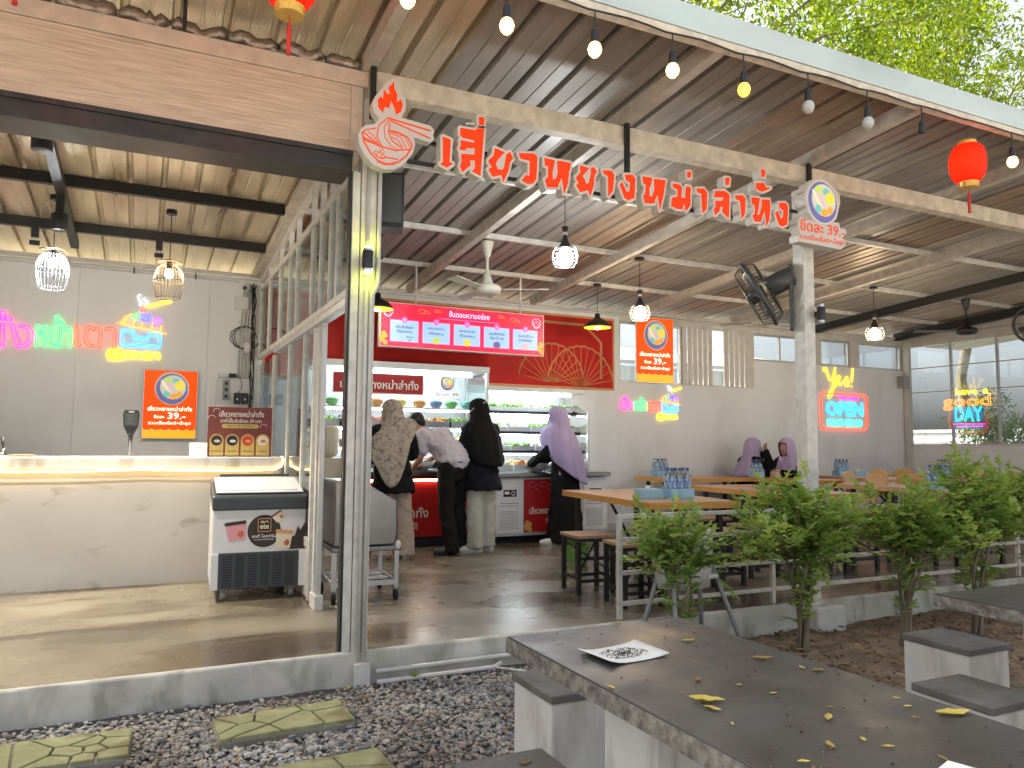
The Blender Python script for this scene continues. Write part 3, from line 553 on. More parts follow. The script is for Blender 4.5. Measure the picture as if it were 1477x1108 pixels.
BOWL_LINES = [(9, [(1027, 2866), (1048, 2886), (1106, 2905)]), (12, [(1027, 2866), (1039, 2814), (1077, 2757), (1121, 2721), (1180, 2710), (1240, 2736), (1283, 2777), (1310, 2825), (1315, 2848), (1287, 2887), (1236, 2905), (1182, 2905)]), (12, [(1033, 2840), (1086, 2823), (1135, 2805), (1217, 2798), (1310, 2820)]), (9, [(1167, 2973), (1122, 2927), (1110, 2859), (1140, 2806)]), (7, [(1180, 2965), (1151, 2922), (1155, 2863), (1194, 2815), (1250, 2803)]), (9, [(1184, 2947), (1176, 2894), (1199, 2849), (1260, 2816)]), (7, [(1187, 2890), (1248, 2880), (1282, 2820)]), (7, [(1182, 2900), (1270, 2889), (1302, 2835)]), (7, [(1193, 2870), (1232, 2860), (1260, 2822)]), (9, [(1038, 2867), (1070, 2847), (1119, 2813)]), (7, [(1058, 2879), (1094, 2856), (1124, 2814)]), (14, [(1169, 2977), (1424, 2951)]), (12, [(1186, 2964), (1422, 2906)]), (16, [(1115, 2720), (1159, 2709), (1213, 2718)]), (7, [(1092, 2762), (1106, 2780), (1121, 2767), (1107, 2750), (1093, 2761)]), (7, [(1126, 2773), (1141, 2791), (1156, 2779), (1141, 2761), (1128, 2772)]), (7, [(1132, 2747), (1147, 2765), (1162, 2753), (1147, 2735), (1134, 2746)]), (10, [(1107, 2750), (1131, 2737), (1163, 2748), (1234, 2749)]), (14, [(1033, 2834), (1065, 2822), (1103, 2815), (1146, 2801)])]
PLATE_BOWL = [(4424, 3140), (4542, 3168), (4652, 3138), (4728, 3080), (4734, 3011), (4686, 2878), (4633, 2839), (4522, 2821), (4456, 2822), (4392, 2893), (4349, 2986), (4355, 3030), (4389, 3060), (4403, 3118)]
PLATE_TEXT = [(4300, 2831), (4333, 2853), (4365, 2828), (4720, 2857), (4727, 2814), (4788, 2816), (4795, 2785), (4750, 2741), (4789, 2721), (4783, 2688), (4729, 2647), (4384, 2658), (4295, 2659), (4288, 2701), (4317, 2729), (4290, 2769)]
def grow(poly, d):   # polygon outline pushed outwards
    k = len(poly); A = sum(poly[i][0] * poly[(i + 1) % k][1] - poly[(i + 1) % k][0] * poly[i][1] for i in range(k)); P = [V(p) for p in (poly if A > 0 else poly[::-1])]; out = []
    for i in range(k):
        a, b, c = P[i - 1], P[i], P[(i + 1) % k]; n1 = V(((b - a).y, -(b - a).x)).normalized(); n2 = V(((c - b).y, -(c - b).x)).normalized()
        m = n1 + n2; L_ = m.length
        if L_ < .3: out += [tuple(b + n1 * d), tuple(b + n2 * d)]; continue
        m /= L_; q = d / max(.45, m.dot(n1))
        if n1.cross(n2) > 0 and m.dot(n1) < .8: out += [tuple(b + (n1 * .8 + m * .4) * d), tuple(b + (n2 * .8 + m * .4) * d)]
        else: out.append(tuple(b + m * min(q, d * 1.5)))
    return out
mm = lambda P: [(x / 1000, z / 1000) for x, z in P]
sg = thing('shop_sign', 'row of orange red Thai box letters edged in white along the front beam', 'sign', (0, 4.08, 0))
F0 = FW(0, 0, 0)
for nm, P in LETTERS:
    P = mm(P); lt = obj('letter', MB().prism(grow(P, .015), -.07, 0, F0), 'sign_white', sg)
    obj('letter_face', MB().prism(P, .001, .004, F0), 'sign_red', lt)
obj('letter_slot', MB().prism(mm([(1638, 3041), (1700, 3051), (1701, 3040), (1640, 3030)]), .0045, .006, F0), 'sign_white', sg)
obj('sign_frame', MB().bar((1.32, .1, 2.79), (4.45, .1, 2.79), .02, .02).bar((1.32, .1, 2.92), (4.45, .1, 2.92), .02, .02), 'black_steel', sg)
for x, z0 in ((1.11, 3.0), (2.85, 2.9), (4.52, 2.95)): obj('hanger', MB().box(x - .016, x + .016, .085, .11, z0, RB(4.17) + .01), 'black_steel', sg)
bs_ = thing('bowl_sign', 'white cut-out sign of a noodle bowl with chopsticks and red flame', 'sign', (0, 4.08, 0))
obj('backing', MB().prism(mm(BOWL_BACK), -.06, .004, F0), 'sign_white', bs_); obj('flame', MB().prism(mm(BOWL_FLAME), .006, .01, F0), 'sign_red', bs_)
for wd, P in BOWL_LINES: stroke('line_art', mm(P), wd * .00042, F0, 'sign_line', bs_, d=.005)
pl = thing('price_sign', 'white cut-out sign of a soup bowl priced 39 on the hall post', 'sign', (0, 4.08, 0))
obj('backing', MB().prism(mm(PLATE_BOWL), -.09, .0, F0), 'sign_white', pl); obj('backing', MB().prism(mm(PLATE_TEXT), -.09, -.003, F0), 'sign_white', pl)
def bowl_art(F, cx, cy, r, parent, d):
    def D(nm, m, x, y, rx, ry, k, rot=0): obj(nm, MB().disc(cx + x * r, cy + y * r, rx * r, ry * r, d + k * .0012, d + k * .0012 + .001, F, 22, rot), m, parent)
    D('bowl_edge', 'ink_white', 0, 0, 1.0, 1.05, 0, .2); D('bowl', 'art_navy', 0, -.02, .9, .95, 1, .2); D('soup', 'art_soup', .06, .08, .75, .76, 2, .2)
    for nm, m, x, y, rx, ry, rot in (('leaf', 'art_lime', -.25, .55, .2, .18, 0), ('fishball', 'art_teal', .2, .5, .2, .16, 0), ('egg', 'art_egg', .45, .2, .28, .3, 0), ('fishball', 'art_teal', -.3, -.35, .2, .2, 0), ('shrimp', 'art_orange', .1, -.5, .24, .18, .3), ('shrimp', 'art_orange', .45, -.35, .18, .18, 0), ('noodle', 'art_cream', -.35, .1, .1, .5, .6), ('sausage', 'art_pink', -.1, .05, .1, .4, .6)): D(nm, m, x, y, rx, ry, 3 + x, rot)
bowl_art(F0, 4.545, 2.99, .165, pl, .001)
text('price_text', 'ขีดละ 39.-', F0, 'sign_line', pl, (4.31, 4.77, 2.745, 2.835), bold=.012); text('price_text', 'รวมเนื้อสไลด์+น้ำซุป', F0, 'sign_line', pl, (4.305, 4.765, 2.672, 2.725))

# ------------------------------------------------------------------ lit posters
def poster(loc, wd, h, label):
    t = thing('light_poster', label, 'poster', loc); F = FW()
    obj('frame', MB().box(-.012, wd + .012, -.012, .02, -.012, h + .012), 'alu', t, bevel=.003)
    obj('print', MB().box(0, wd, -.016, -.013, .12 * h, h), 'poster_orange', t)
    wave = [(0, 0), (wd, 0)] + [(wd - wd * i / 24, .12 * h + .018 * h * math.cos(i * math.pi / 2)) for i in range(25)]
    obj('wave_band', MB().prism(wave, .0135, .018, F), 'poster_yellow', t)
    bowl_art(F, wd * .52, h * .735, wd * .33, t, .0175)
    text('print_line', 'เสี่ยวหยางหม่าล่าทั่ง', F, 'poster_white', t, (.08 * wd, .92 * wd, .4 * h, .47 * h), d=.018, bold=.02)
    text('print_line', 'ขีดละ', F, 'poster_white', t, (.2 * wd, .4 * wd, .29 * h, .34 * h), d=.018, bold=.02); text('print_line', '39.-', F, 'poster_white', t, (.46 * wd, .8 * wd, .28 * h, .38 * h), d=.018, bold=.02)
    text('print_line', 'รวมเนื้อสไลด์+น้ำซุป', F, 'poster_white', t, (.1 * wd, .9 * wd, .185 * h, .25 * h), d=.018, bold=.02)
    return t
poster((-.005, 8.878, 1.19), .512, .712, 'orange lit soup poster above the counter'); poster((6.185, 8.86, 2.04), .625, .915, 'orange lit soup poster hung over the high window')

# ------------------------------------------------------------------ neon signs
def grill_icon(F, t, x0, x1, y0, y1, r):
    X = lambda a: x0 + (x1 - x0) * a; Y = lambda b: y0 + (y1 - y0) * b
    P = lambda L_: [(X(a), Y(b)) for a, b in L_]
    st = lambda c, L_, cl=False: stroke('neon_tube', P(L_), r, F, 'neon_' + c, t, closed=cl)
    st('cyan', [(.02, .02), (.06, 0), (.94, 0), (.98, .03), (.98, .3), (.68, .3), (.64, .2), (.38, .2), (.33, .34), (.05, .34), (.02, .3)], True)
    st('cyan', [(.08, .06), (.92, .05), (.92, .24), (.72, .24), (.68, .14), (.34, .14), (.28, .28), (.08, .28)], True)
    st('orange', [(-.08, .46), (1.12, .3)])
    for a in (.1, .3, .5, .74, .96): st('orange', [(a, .44 - .1 * a), (a + .03, .56 - .09 * a)])
    st('orange', [(.02, .46), (.1, .58), (.25, .66)])
    st('green', [(.22, .6), (.42, .55), (.42, .7)], True); st('blue', [(.48, .56), (.68, .53), (.7, .66), (.5, .68)], True); st('blue', [(.56, .57), (.57, .65)]); st('blue', [(.63, .56), (.64, .64)])
    st('purple', arc(.88, .56, .09, .06, 0, 330), True); st('red', [(.45, .72), (.5, .8), (.62, .8), (.58, .74)], True); st('yellow', [(.55, .8), (1.22, .97)]); st('yellow', [(.6, .84), (1.2, 1.0)])
    st('white', [(.42, .84), (.5, .9), (.4, .96), (.38, 1.03), (.45, 1.07)]); st('white', [(.58, .86), (.64, .92), (.54, .97), (.55, 1.02)])
nl = thing('neon_sign', 'large multicolour Thai neon sign with a hot pot icon above the counter', 'neon sign', (0, 8.895, 0)); F = FW()
text('neon_word', 'นั่ง', F, 'neon_pink', nl, (-1.45, -1.02, 2.06, 2.42), d=.014, outline=.0036); text('neon_word', 'หน้า', F, 'neon_green', nl, (-1.0, -.69, 2.09, 2.41), d=.014, outline=.0036)
text('neon_word', 'เตา', F, 'neon_red', nl, (-.66, -.29, 2.11, 2.33), d=.014, outline=.0036); text('neon_word', '@ยะลา', F, 'neon_yellow', nl, (-.37, .13, 1.99, 2.11), d=.014, outline=.0034)
grill_icon(F, nl, -.255, .14, 2.14, 2.66, .0036)
nr = thing('neon_sign', 'small multicolour Thai neon sign with a hot pot icon under the window poster', 'neon sign', (0, 8.895, 0))
text('neon_word', 'นั่ง', F, 'neon_pink', nr, (5.93, 6.15, 1.64, 1.83), d=.014, outline=.0028); text('neon_word', 'หน้า', F, 'neon_green', nr, (6.17, 6.38, 1.64, 1.82), d=.014, outline=.0028)
text('neon_word', 'เตา', F, 'neon_red', nr, (6.4, 6.62, 1.63, 1.77), d=.014, outline=.0028); text('neon_word', '@ยะลา', F, 'neon_yellow', nr, (6.55, 6.91, 1.51, 1.61), d=.014, outline=.0028)
grill_icon(F, nr, 6.63, 6.93, 1.63, 1.99, .003)
no = thing('neon_sign', 'neon opening hours sign in a red frame with yellow script above', 'neon sign', (0, 8.895, 0))
stroke('neon_frame', [(9.8, 1.44), (9.76, 1.48), (9.76, 1.97), (9.8, 2.01), (10.76, 2.01), (10.8, 1.97), (10.8, 1.48), (10.76, 1.44)], .009, F, 'neon_red', no, closed=True)
text('neon_word', 'OPEN', F, 'neon_cyan', no, (9.88, 10.7, 1.66, 1.88), d=.014, outline=.0055); text('neon_word', 'WE ARE', F, 'neon_pink', no, (10.15, 10.6, 1.925, 1.98), d=.014, outline=.0022)
text('neon_hours', '15:30-23:00', F, 'neon_teal', no, (9.9, 10.68, 1.49, 1.6), d=.014, outline=.0034)
script = [(9.85, 2.36), (9.83, 2.42), (9.9, 2.42), (9.93, 2.32), (9.97, 2.22), (10.05, 2.25), (10.1, 2.44), (10.06, 2.2), (10.0, 1.98), (9.93, 1.93), (9.95, 2.03), (10.1, 2.14), (10.17, 2.23), (10.21, 2.3), (10.17, 2.31), (10.14, 2.22), (10.19, 2.15), (10.3, 2.22), (10.36, 2.3), (10.39, 2.22), (10.38, 2.14), (10.31, 2.16)]
stroke('neon_script', script, .008, F, 'neon_yellow', no); stroke('neon_script', [(10.5, 2.44), (10.47, 2.22)], .008, F, 'neon_yellow', no); stroke('neon_script', [(10.46, 2.15), (10.462, 2.14)], .011, F, 'neon_yellow', no)
nd = thing('neon_sign', 'neon good day sign hung on the window grid', 'neon sign', (11.79, 8.1, 0)); F2 = FR()
text('neon_word', 'DAY', F2, 'neon_cyan', nd, (.08, .52, 1.58, 1.8), d=.014, outline=.005); text('neon_word', 'good', F2, 'neon_orange', nd, (-.12, .66, 1.76, 1.99), d=.014, outline=.0034); text('neon_word', 'have', F2, 'neon_yellow', nd, (.1, .45, 2.0, 2.1), d=.014, outline=.003); text('neon_word', 'a', F2, 'neon_yellow', nd, (.55, .63, 2.0, 2.07), d=.014, outline=.003)
stroke('neon_underline', [(.04, 1.53), (.56, 1.53)], .007, F2, 'neon_pink', nd); stroke('neon_underline', [(.1, 1.49), (.52, 1.49)], .006, F2, 'neon_purple', nd)

# ------------------------------------------------------------------ red banner and hanging menu
bn = thing('wall_banner', 'big red banner with gold frame and folding fans behind the food cases', 'banner', (0, 8.895, 0)); F = FW()
obj('banner_edge', MB().box(1.17, 5.84, -.008, 0, 1.9, 2.9), 'gold', bn); obj('banner_sheet', MB().box(1.2, 5.81, -.012, -.0085, 1.93, 2.87), 'red_banner', bn)
stroke('gold_line', [(1.3, 2.78), (5.35, 2.78), (5.62, 2.55), (5.62, 2.05)], .02, F, 'gold', bn, d=.013, n=4)
for cx, cy, R_ in ((4.85, 1.96, .5), (5.3, 1.93, .52)):
    a0, a1 = 12, 168; n = 12; pts = arc(cx, cy, R_, R_ * 1.05, a0, a1, n); zig = []
    for i in range(n): zig += [pts[i], ((pts[i][0] + pts[i + 1][0]) / 2, (pts[i][1] + pts[i + 1][1]) / 2 + .018)]
    zig.append(pts[-1]); stroke('fan_edge', zig, .013, F, 'gold', bn, d=.014, n=4)
    for p in zig[::2]: stroke('fan_rib', [(cx + (p[0] - cx) * .12, cy + .02), p], .006, F, 'gold', bn, d=.0135, n=4)
mn = thing('menu_lightbox', 'hanging lit red menu board with five numbered blue steps', 'menu board', (2.27, 8.05, 2.2))
W, H = 2.02, .5
obj('casing', MB().box(0, W, 0, .08, 0, H), 'case_white', mn, bevel=.004); F = FW(); obj('face', MB().box(.012, W - .012, -.004, -.0005, .012, H - .012), 'menu_red', mn)
for x in (.42, 1.72): obj('hanger_rod', MB().cyl((x, .04, H), (x, .04, RB(8.1) + .1 - 2.2), .012, n=8), 'pipe_white', mn)
text('menu_title', 'ขั้นตอนความอร่อย', F, 'menu_text', mn, (.8, 1.3, .385, .455), d=.006, bold=.015); obj('menu_rule', MB().box(.68, 1.42, -.007, -.0045, .352, .36), 'menu_pink', mn)
steps = [('หยิบถ้วยและ', 'ที่คีบอาหาร'), ('หยิบวัตถุดิบ', 'ที่ต้องการ'), ('เลือกซุปและเส้น', 'ที่ชอบ'), ('นำมาชั่งน้ำหนัก', 'ขีดละ 39 บาท'), ('รอรับ', 'ความอร่อยได้เลย')]
for i, (a, b) in enumerate(steps):
    x0 = .12 + i * .372; x1 = x0 + .315
    cdp = obj('menu_card', MB().box(x0 - .008, x1 + .008, -.0065, -.0045, .062, .308), 'menu_pink', mn); obj('card_face', MB().box(x0, x1, -.0085, -.007, .07, .3), 'menu_blue', cdp)
    obj('number_disc', MB().disc((x0 + x1) / 2, .308, .035, .035, .009, .0105, F), 'menu_pink', cdp); text('number', str(i + 1), F, 'ink_white', cdp, ((x0 + x1) / 2 - .009, (x0 + x1) / 2 + .009, .29, .326), d=.0125)
    text('card_text', a, F, 'ink', cdp, (x0 + .06, x1 - .06, .215, .25), d=.0105); text('card_text', b, F, 'ink', cdp, (x0 + .07, x1 - .07, .165, .2), d=.0105)
    if i == 0: stroke('card_icon', [(x0 + .18, .12), (x0 + .26, .125), (x0 + .21, .08)], .004, F, 'ink', cdp, d=.01)
    else: obj('card_icon', MB().disc((x0 + x1) / 2, .1, .045, .04, .0095, .012, F), ('art_lime', 'art_egg', 'art_navy', 'art_pink')[i - 1], cdp)
for x, y, s in ((.5, .41, 1), (.66, .43, .6), (1.45, .43, .6), (1.62, .4, 1)):
    stroke('cloud', [(x - .07 * s, y), (x - .04 * s, y + .03 * s), (x, y + .035 * s), (x + .02 * s, y + .01 * s), (x - .01 * s, y - .002), (x + .04 * s, y + .02 * s), (x + .08 * s, y - .01 * s), (x - .05 * s, y - .015 * s)], .0035, F, 'art_orange', mn, d=.005, n=4)
for x in (.04, 1.965):
    for k in range(5): obj('flower', MB().disc(x + .025 * math.cos(k * 1.9), .05 + .024 * k, .028, .028, .0042 + k * .0002, .006 + k * .0003, F, 10), 'art_orange', mn)
    for k in range(3): stroke('blossom', arc(x + .05 * (1 - 2 * (x > 1)), .4 - .02 * k, .06 - .012 * k, .05 - .01 * k, 0, 350), .002, F, 'menu_text', mn, d=.005, n=4)

# ------------------------------------------------------------------ lamps, lanterns, fans
STR = [(.984, 'lit round string bulb nearest the hanging lantern tassel', 'glow_string'), (1.472, 'second lit string bulb from the corner post', 'glow_string'), (1.959, 'third lit string bulb from the corner post', 'glow_string'), (2.439, 'lit string bulb beside the dim yellow one', 'glow_string'), (2.928, 'dim yellow string bulb on the eave cable', 'glow_dim'), (3.415, 'unlit string bulb next to the dim yellow one', 'bulb_off'), (3.91, 'unlit string bulb beside the empty socket', 'bulb_off'), (4.405, 'empty black socket on the eave string cable', None), (5.336, 'lit string bulb just past the red lantern', 'glow_string'), (.49, 'lit string bulb above the wood grain fascia end', 'glow_string')]
for x, lab, m in STR:
    t = thing('string_bulb', lab, 'string light', (x, 3.15, 3.13), 0, 'bulbs of the eave string light')
    obj('cord', MB().tube([(0, 0, .085), (.004, 0, .13), (0, .0, .2)], .004, 6), 'cable', t); obj('socket', MB().lathe([(.012, .1), (.018, .088), (.019, .05), (.023, .035), (.021, .02)], n=10), 'black_plastic', t, smooth=True)
    if m: obj('bulb', MB().lathe([(.0, -.048), (.018, -.043), (.031, -.027), (.036, -.006), (.03, .015), (.018, .03)], n=14), m, t, smooth=True)
cb = [(-3 + .12 * i, 3.15 + .004 * math.sin(i * 1.7), 3.325 + .012 * abs(math.sin(i * .77))) for i in range(135)]
tag(obj('string_cable', MB().tube(cb, .006, 5), 'cable', smooth=True), 'black cable of the string lights slung under the eave', 'cable')
def lantern(loc, lab):
    t = thing('paper_lantern', lab, 'lantern', loc, 0, 'red paper lanterns'); t.scale = (.76, .76, .9)
    prof = [(.075, .15), (.1, .14), (.135, .1), (.15, .05), (.152, 0), (.148, -.05), (.13, -.1), (.1, -.135), (.08, -.145)]
    obj('shade', MB().lathe(prof, n=20), 'lantern_red', t, smooth=True); obj('top_ring', MB().lathe([(.078, .15), (.08, .175), (.07, .176)], n=18), 'lantern_gold', t); obj('gold_skirt', MB().lathe([(.082, -.145), (.088, -.15), (.08, -.19), (.07, -.19)], n=18), 'lantern_gold', t)
    for k in range(10):
        a = k * math.pi / 5; obj('rib', MB().tube([((r + .002) * math.cos(a), (r + .002) * math.sin(a), z) for r, z in prof], .002, 4), 'tassel', t)
    obj('glow', MB().ell((0, 0, .0), .04), 'lantern_glow', t, smooth=True)
    tb = MB().cyl((0, 0, -.19), (0, 0, -.23), .003, n=5).ell((0, 0, -.235), .012).lathe([(.008, -.24), (.014, -.26), (.012, -.36), (.014, -.385)], n=8)
    obj('tassel', tb, 'tassel', t, smooth=True); obj('cord', MB().tube([(0, 0, .176), (.0, 0, .26)], .003, 5), 'cable', t)
lantern((5.08, 3.3, 3.115), 'red paper lantern with gold skirt hung under the far eave'); lantern((.5, 3.3, 3.17), 'red paper lantern hung above the wood grain fascia'); lantern((-.5, 3.3, 3.13), 'red paper lantern over the counter end of the fascia')

def wire_pendant(loc, lab, wm, gm):
    t = thing('wire_pendant', lab, 'pendant lamp', loc, 0, 'wire cage pendants over the counter'); n = 26
    prof = [(.03, .17), (.07, .155), (.1, .12), (.118, .07), (.122, .02), (.115, -.04), (.1, -.1), (.096, -.13)]
    for k in range(n):
        a = 2 * math.pi * k / n; obj('cage_wire', MB().tube([(r * math.cos(a), r * math.sin(a), z) for r, z in prof], .0028, 4), wm, t)
    for r, z in (prof[-1], prof[4]): obj('cage_ring', MB().tube([(r * math.cos(2 * math.pi * k / 24), r * math.sin(2 * math.pi * k / 24), z) for k in range(24)], .0035, 4, True), wm, t)
    obj('top_disc', MB().lathe([(.0, .198), (.105, .188), (.105, .182), (.0, .19)], n=20), 'lamp_wire_brown', t); obj('socket', MB().cyl((0, 0, .12), (0, 0, .2), .022), 'black_plastic', t)
    obj('bulb', MB().ell((0, 0, .085), (.035, .035, .042)), gm, t, smooth=True); obj('cord', MB().cyl((0, 0, .2), (0, 0, RB(loc[1]) + .07 - loc[2]), .004, n=5), 'cable', t); obj('ceiling_rose', MB().cyl((0, 0, RB(loc[1]) + .03 - loc[2]), (0, 0, RB(loc[1]) + .07 - loc[2]), .045), 'black_plastic', t)
wire_pendant((-.72, 7.2, 2.52), 'wire cage pendant with cold white bulb over the counter', 'lamp_wire_white', 'glow_pendant'); wire_pendant((.15, 7.2, 2.52), 'wire cage pendant with warm bulb over the neon hot pot', 'lamp_wire_brown', 'glow_pendant_warm')
tr = thing('lamp_track', 'black ceiling track carrying the spotlights', 'lamp track', (-.66, 0, 0))
obj('track', MB().add([(a, b, RB(b) + c) for c in (-.01, .06) for a, b in ((-.04, 4.6), (.03, 4.6), (.03, 8.4), (-.04, 8.4))], [(3, 2, 1, 0), (4, 5, 6, 7), (0, 1, 5, 4), (1, 2, 6, 5), (2, 3, 7, 6), (3, 0, 4, 7)]), 'black_steel', tr)
def spot(loc, lab):
    t = thing('ceiling_spotlight', lab, 'spotlight', loc, 0, 'black cylinder spotlights'); zt = RB(loc[1]) - loc[2]
    obj('housing', MB().lathe([(.062, -.03), (.062, .1), (.05, .108), (.0, .108)], n=20), 'black_plastic', t, smooth=True, bevel=.003); obj('stem', MB().cyl((0, 0, .1), (0, 0, zt), .03), 'black_plastic', t); obj('lens', MB().cyl((0, 0, -.026), (0, 0, -.012), .056, n=18), 'glow_spot', t)
    ld = bpy.data.lights.new('spot_light', 'SPOT'); ld.energy = 180; ld.color = (1, .9, .74); ld.spot_size = 2.0; ld.spot_blend = .6; ld.shadow_soft_size = .05
    lo = bpy.data.objects.new('spot_light', ld); COL.objects.link(lo); lo.parent = t; lo.location = (0, 0, -.04)
spot((-.655, 5.6, 3.03), 'black cylinder spotlight close to the shutter channel'); spot((-.67, 7.0, 2.86), 'black cylinder spotlight further along the track by the white pendant')
for x, y in ((.07, 8.0), (-.95, 8.0)): tag(obj('purlin_clamp', MB().box(x - .03, x + .03, y - .02, y + .02, RB(y) - .06, RB(y) + .06).box(x - .04, x + .04, y - .015, y + .015, RB(y) - .13, RB(y) - .09), 'black_plastic'), 'black clamp fixed to the rear purlin over the counter', 'clamp', 'clamps on the rear purlin')
def globe_pendant(loc, lab, gm):
    t = thing('globe_pendant', lab, 'pendant lamp', loc, 0, 'ringed globe pendants'); zt = RB(loc[1]) + .1 - loc[2]
    obj('bulb', MB().ell((0, 0, -.01), (.07, .07, .075)), gm, t, smooth=True)
    for z in (-.075, -.045, -.015, .015, .045): 
        r = .112 * math.sqrt(max(.1, 1 - (z / .12) ** 2)); obj('cage_ring', MB().tube([(r * math.cos(2 * math.pi * k / 24), r * math.sin(2 * math.pi * k / 24), z) for k in range(24)], .004, 5, True), 'black_plastic', t)
    for k in range(8):
        a = k * math.pi / 4; obj('cage_wire', MB().tube([(.112 * math.sqrt(max(.08, 1 - (z / .12) ** 2)) * math.cos(a), .112 * math.sqrt(max(.08, 1 - (z / .12) ** 2)) * math.sin(a), z) for z in (-.085, -.045, 0, .045, .085)], .0025, 4), 'black_plastic', t)
    obj('cap', MB().lathe([(.062, .075), (.04, .11), (.018, .17), (.014, .2), (.03, .25), (.03, .255), (0, .255)], n=16), 'black_plastic', t, smooth=True); obj('band', MB().cyl((0, 0, .185), (0, 0, .21), .02), 'white_plastic', t)
    obj('cord', MB().cyl((0, 0, .25), (0, 0, zt), .004, n=5), 'cable', t); obj('ceiling_rose', MB().cyl((0, 0, zt - .03), (0, 0, zt), .05), 'black_plastic', t)
globe_pendant((3.127, 5.5, 2.72), 'ringed globe pendant with cold white bulb under the sign letters', 'glow_white'); globe_pendant((4.87, 6.9, 2.6), 'ringed globe pendant with warm bulb in front of the window poster', 'glow_warm'); globe_pendant((8.45, 6.8, 2.61), 'ringed globe pendant with warm bulb above the neon opening hours', 'glow_warm')
def dome(loc, lab):
    t = thing('dome_pendant', lab, 'pendant lamp', loc, 0, 'black dome pendants'); zt = RB(loc[1]) + .1 - loc[2]
    obj('shade', MB().lathe([(.17, 0), (.165, .02), (.12, .07), (.06, .1), (.035, .12), (.03, .17), (0, .175)], n=24), 'black_plastic', t, smooth=True); obj('shade_lining', MB().lathe([(.168, -.004), (.16, .016), (.1, .05), (0, .06)], n=24), 'dome_inside', t, smooth=True)
    obj('bulb', MB().ell((0, 0, .01), .035), 'glow_warm', t, smooth=True); obj('cord', MB().cyl((0, 0, .17), (0, 0, zt), .004, n=5), 'cable', t); obj('ceiling_rose', MB().cyl((0, 0, zt - .03), (0, 0, zt), .05), 'black_plastic', t)
dome((5.01, 8.0, 2.6), 'black dome pendant with yellow lining in front of the red banner'); dome((2.2, 7.9, 2.58), 'black dome pendant half hidden by the white corner post')
def cfan(loc, lab, m, zc, L_=.6, a0=.3):
    t = thing('ceiling_fan', lab, 'ceiling fan', loc); 
    obj('canopy', MB().lathe([(.02, zc - .16), (.03, zc - .14), (.062, zc - .01), (.062, zc)], n=16), m, t, smooth=True); obj('downrod', MB().cyl((0, 0, .15), (0, 0, zc - .15), .014, n=10), m, t)
    obj('motor', MB().lathe([(.03, .2), (.055, .1), (.07, .08), (.125, .06), (.14, .035), (.135, .0), (.1, -.025), (.05, -.035), (0, -.035)], n=24), m, t, smooth=True)
    for k in range(3):
        a = a0 + k * 2.094; R = Matrix.Rotation(a, 3, 'Z') @ Matrix.Rotation(.16, 3, 'X')
        obj('blade', MB().add([R @ V(p) + V((0, 0, .03)) for p in ((.12, -.035, -.003), (L_, -.065, -.003), (L_, .065, -.003), (.12, .035, -.003), (.12, -.035, .003), (L_, -.065, .003), (L_, .065, .003), (.12, .035, .003))], [(3, 2, 1, 0), (4, 5, 6, 7), (0, 1, 5, 4), (1, 2, 6, 5), (2, 3, 7, 6), (3, 0, 4, 7)]), m, t)
cfan((2.97, 6.76, 2.63), 'cream ceiling fan on a rod before the lit menu board', 'fan_white', RB(6.76) + .0 - 2.63, a0=-.45); cfan((6.95, 7.2, 2.68), 'small cream ceiling fan above the white slats', 'fan_white', RB(7.2) + .1 - 2.68, .55, .1); cfan((10.3, 6.8, 2.75), 'black ceiling fan near the window grid', 'black_plastic', RB(6.8) + .1 - 2.75, .7, .5)
def cagefan(name, lab, loc, rz, tilt, R_, arm):
    t = thing(name, lab, 'wall fan', loc, rz); M3 = Matrix.Rotation(tilt, 3, 'Y') @ Matrix.Rotation(-math.pi / 2, 3, 'Y'); c = V((-arm, 0, .0))
    T_ = lambda p: c + M3 @ V(p)
    obj('guard_rim', MB().tube([T_((R_ * math.cos(2 * math.pi * k / 40), R_ * math.sin(2 * math.pi * k / 40), 0)) for k in range(40)], .02, 8, True), 'fan_grey', t, smooth=True)
    for zz, nm in ((.085, 'front_guard'), (-.085, 'rear_guard')):
        for k in range(40):
            a = 2 * math.pi * k / 40; obj('guard_wire', MB().tube([T_((R_ * math.cos(a), R_ * math.sin(a), 0)), T_((R_ * .85 * math.cos(a), R_ * .85 * math.sin(a), zz)), T_((.06 * math.cos(a), .06 * math.sin(a), zz))], .0022, 4), 'fan_grey', t)
    for k in range(3):
        a = k * 2.094; pts = []
        for q in range(7):
            rr_ = .05 + (R_ * .86 - .05) * q / 6
            for sgn in (-.5, .5): pts.append(T_((rr_ * math.cos(a + sgn * .8), rr_ * math.sin(a + sgn * .8), sgn * .07)))
        obj('blade', MB().add(pts, [(2 * q, 2 * q + 1, 2 * q + 3, 2 * q + 2) for q in range(6)]), 'grille_grey', t, smooth=True, solid=.004)
    obj('hub', MB().lathe([(.06, -.05), (.06, .09), (0, .1)], c=c, n=16, M=M3), 'fan_grey', t, smooth=True)
    obj('motor', MB().lathe([(.0, -.3), (.07, -.29), (.085, -.2), (.085, -.1), (.06, -.08)], c=c, n=16, M=M3), 'fan_grey', t, smooth=True)
    e = T_((0, 0, -.27)); obj('bracket', MB().bar(e, (0, 0, .05), .05, .05).box(-.03, .0, -.05, .05, -.3, .22), 'fan_grey', t, bevel=.006); return t
cagefan('wall_fan', 'large grey caged fan tilted down on the hall post', (4.56, 4.4, 2.36), -.8, -.5, .27, .26); cagefan('wall_fan', 'grey caged fan on the window side of the hall', (10.6, 6.0, 2.75), .3, -.3, .24, .26)
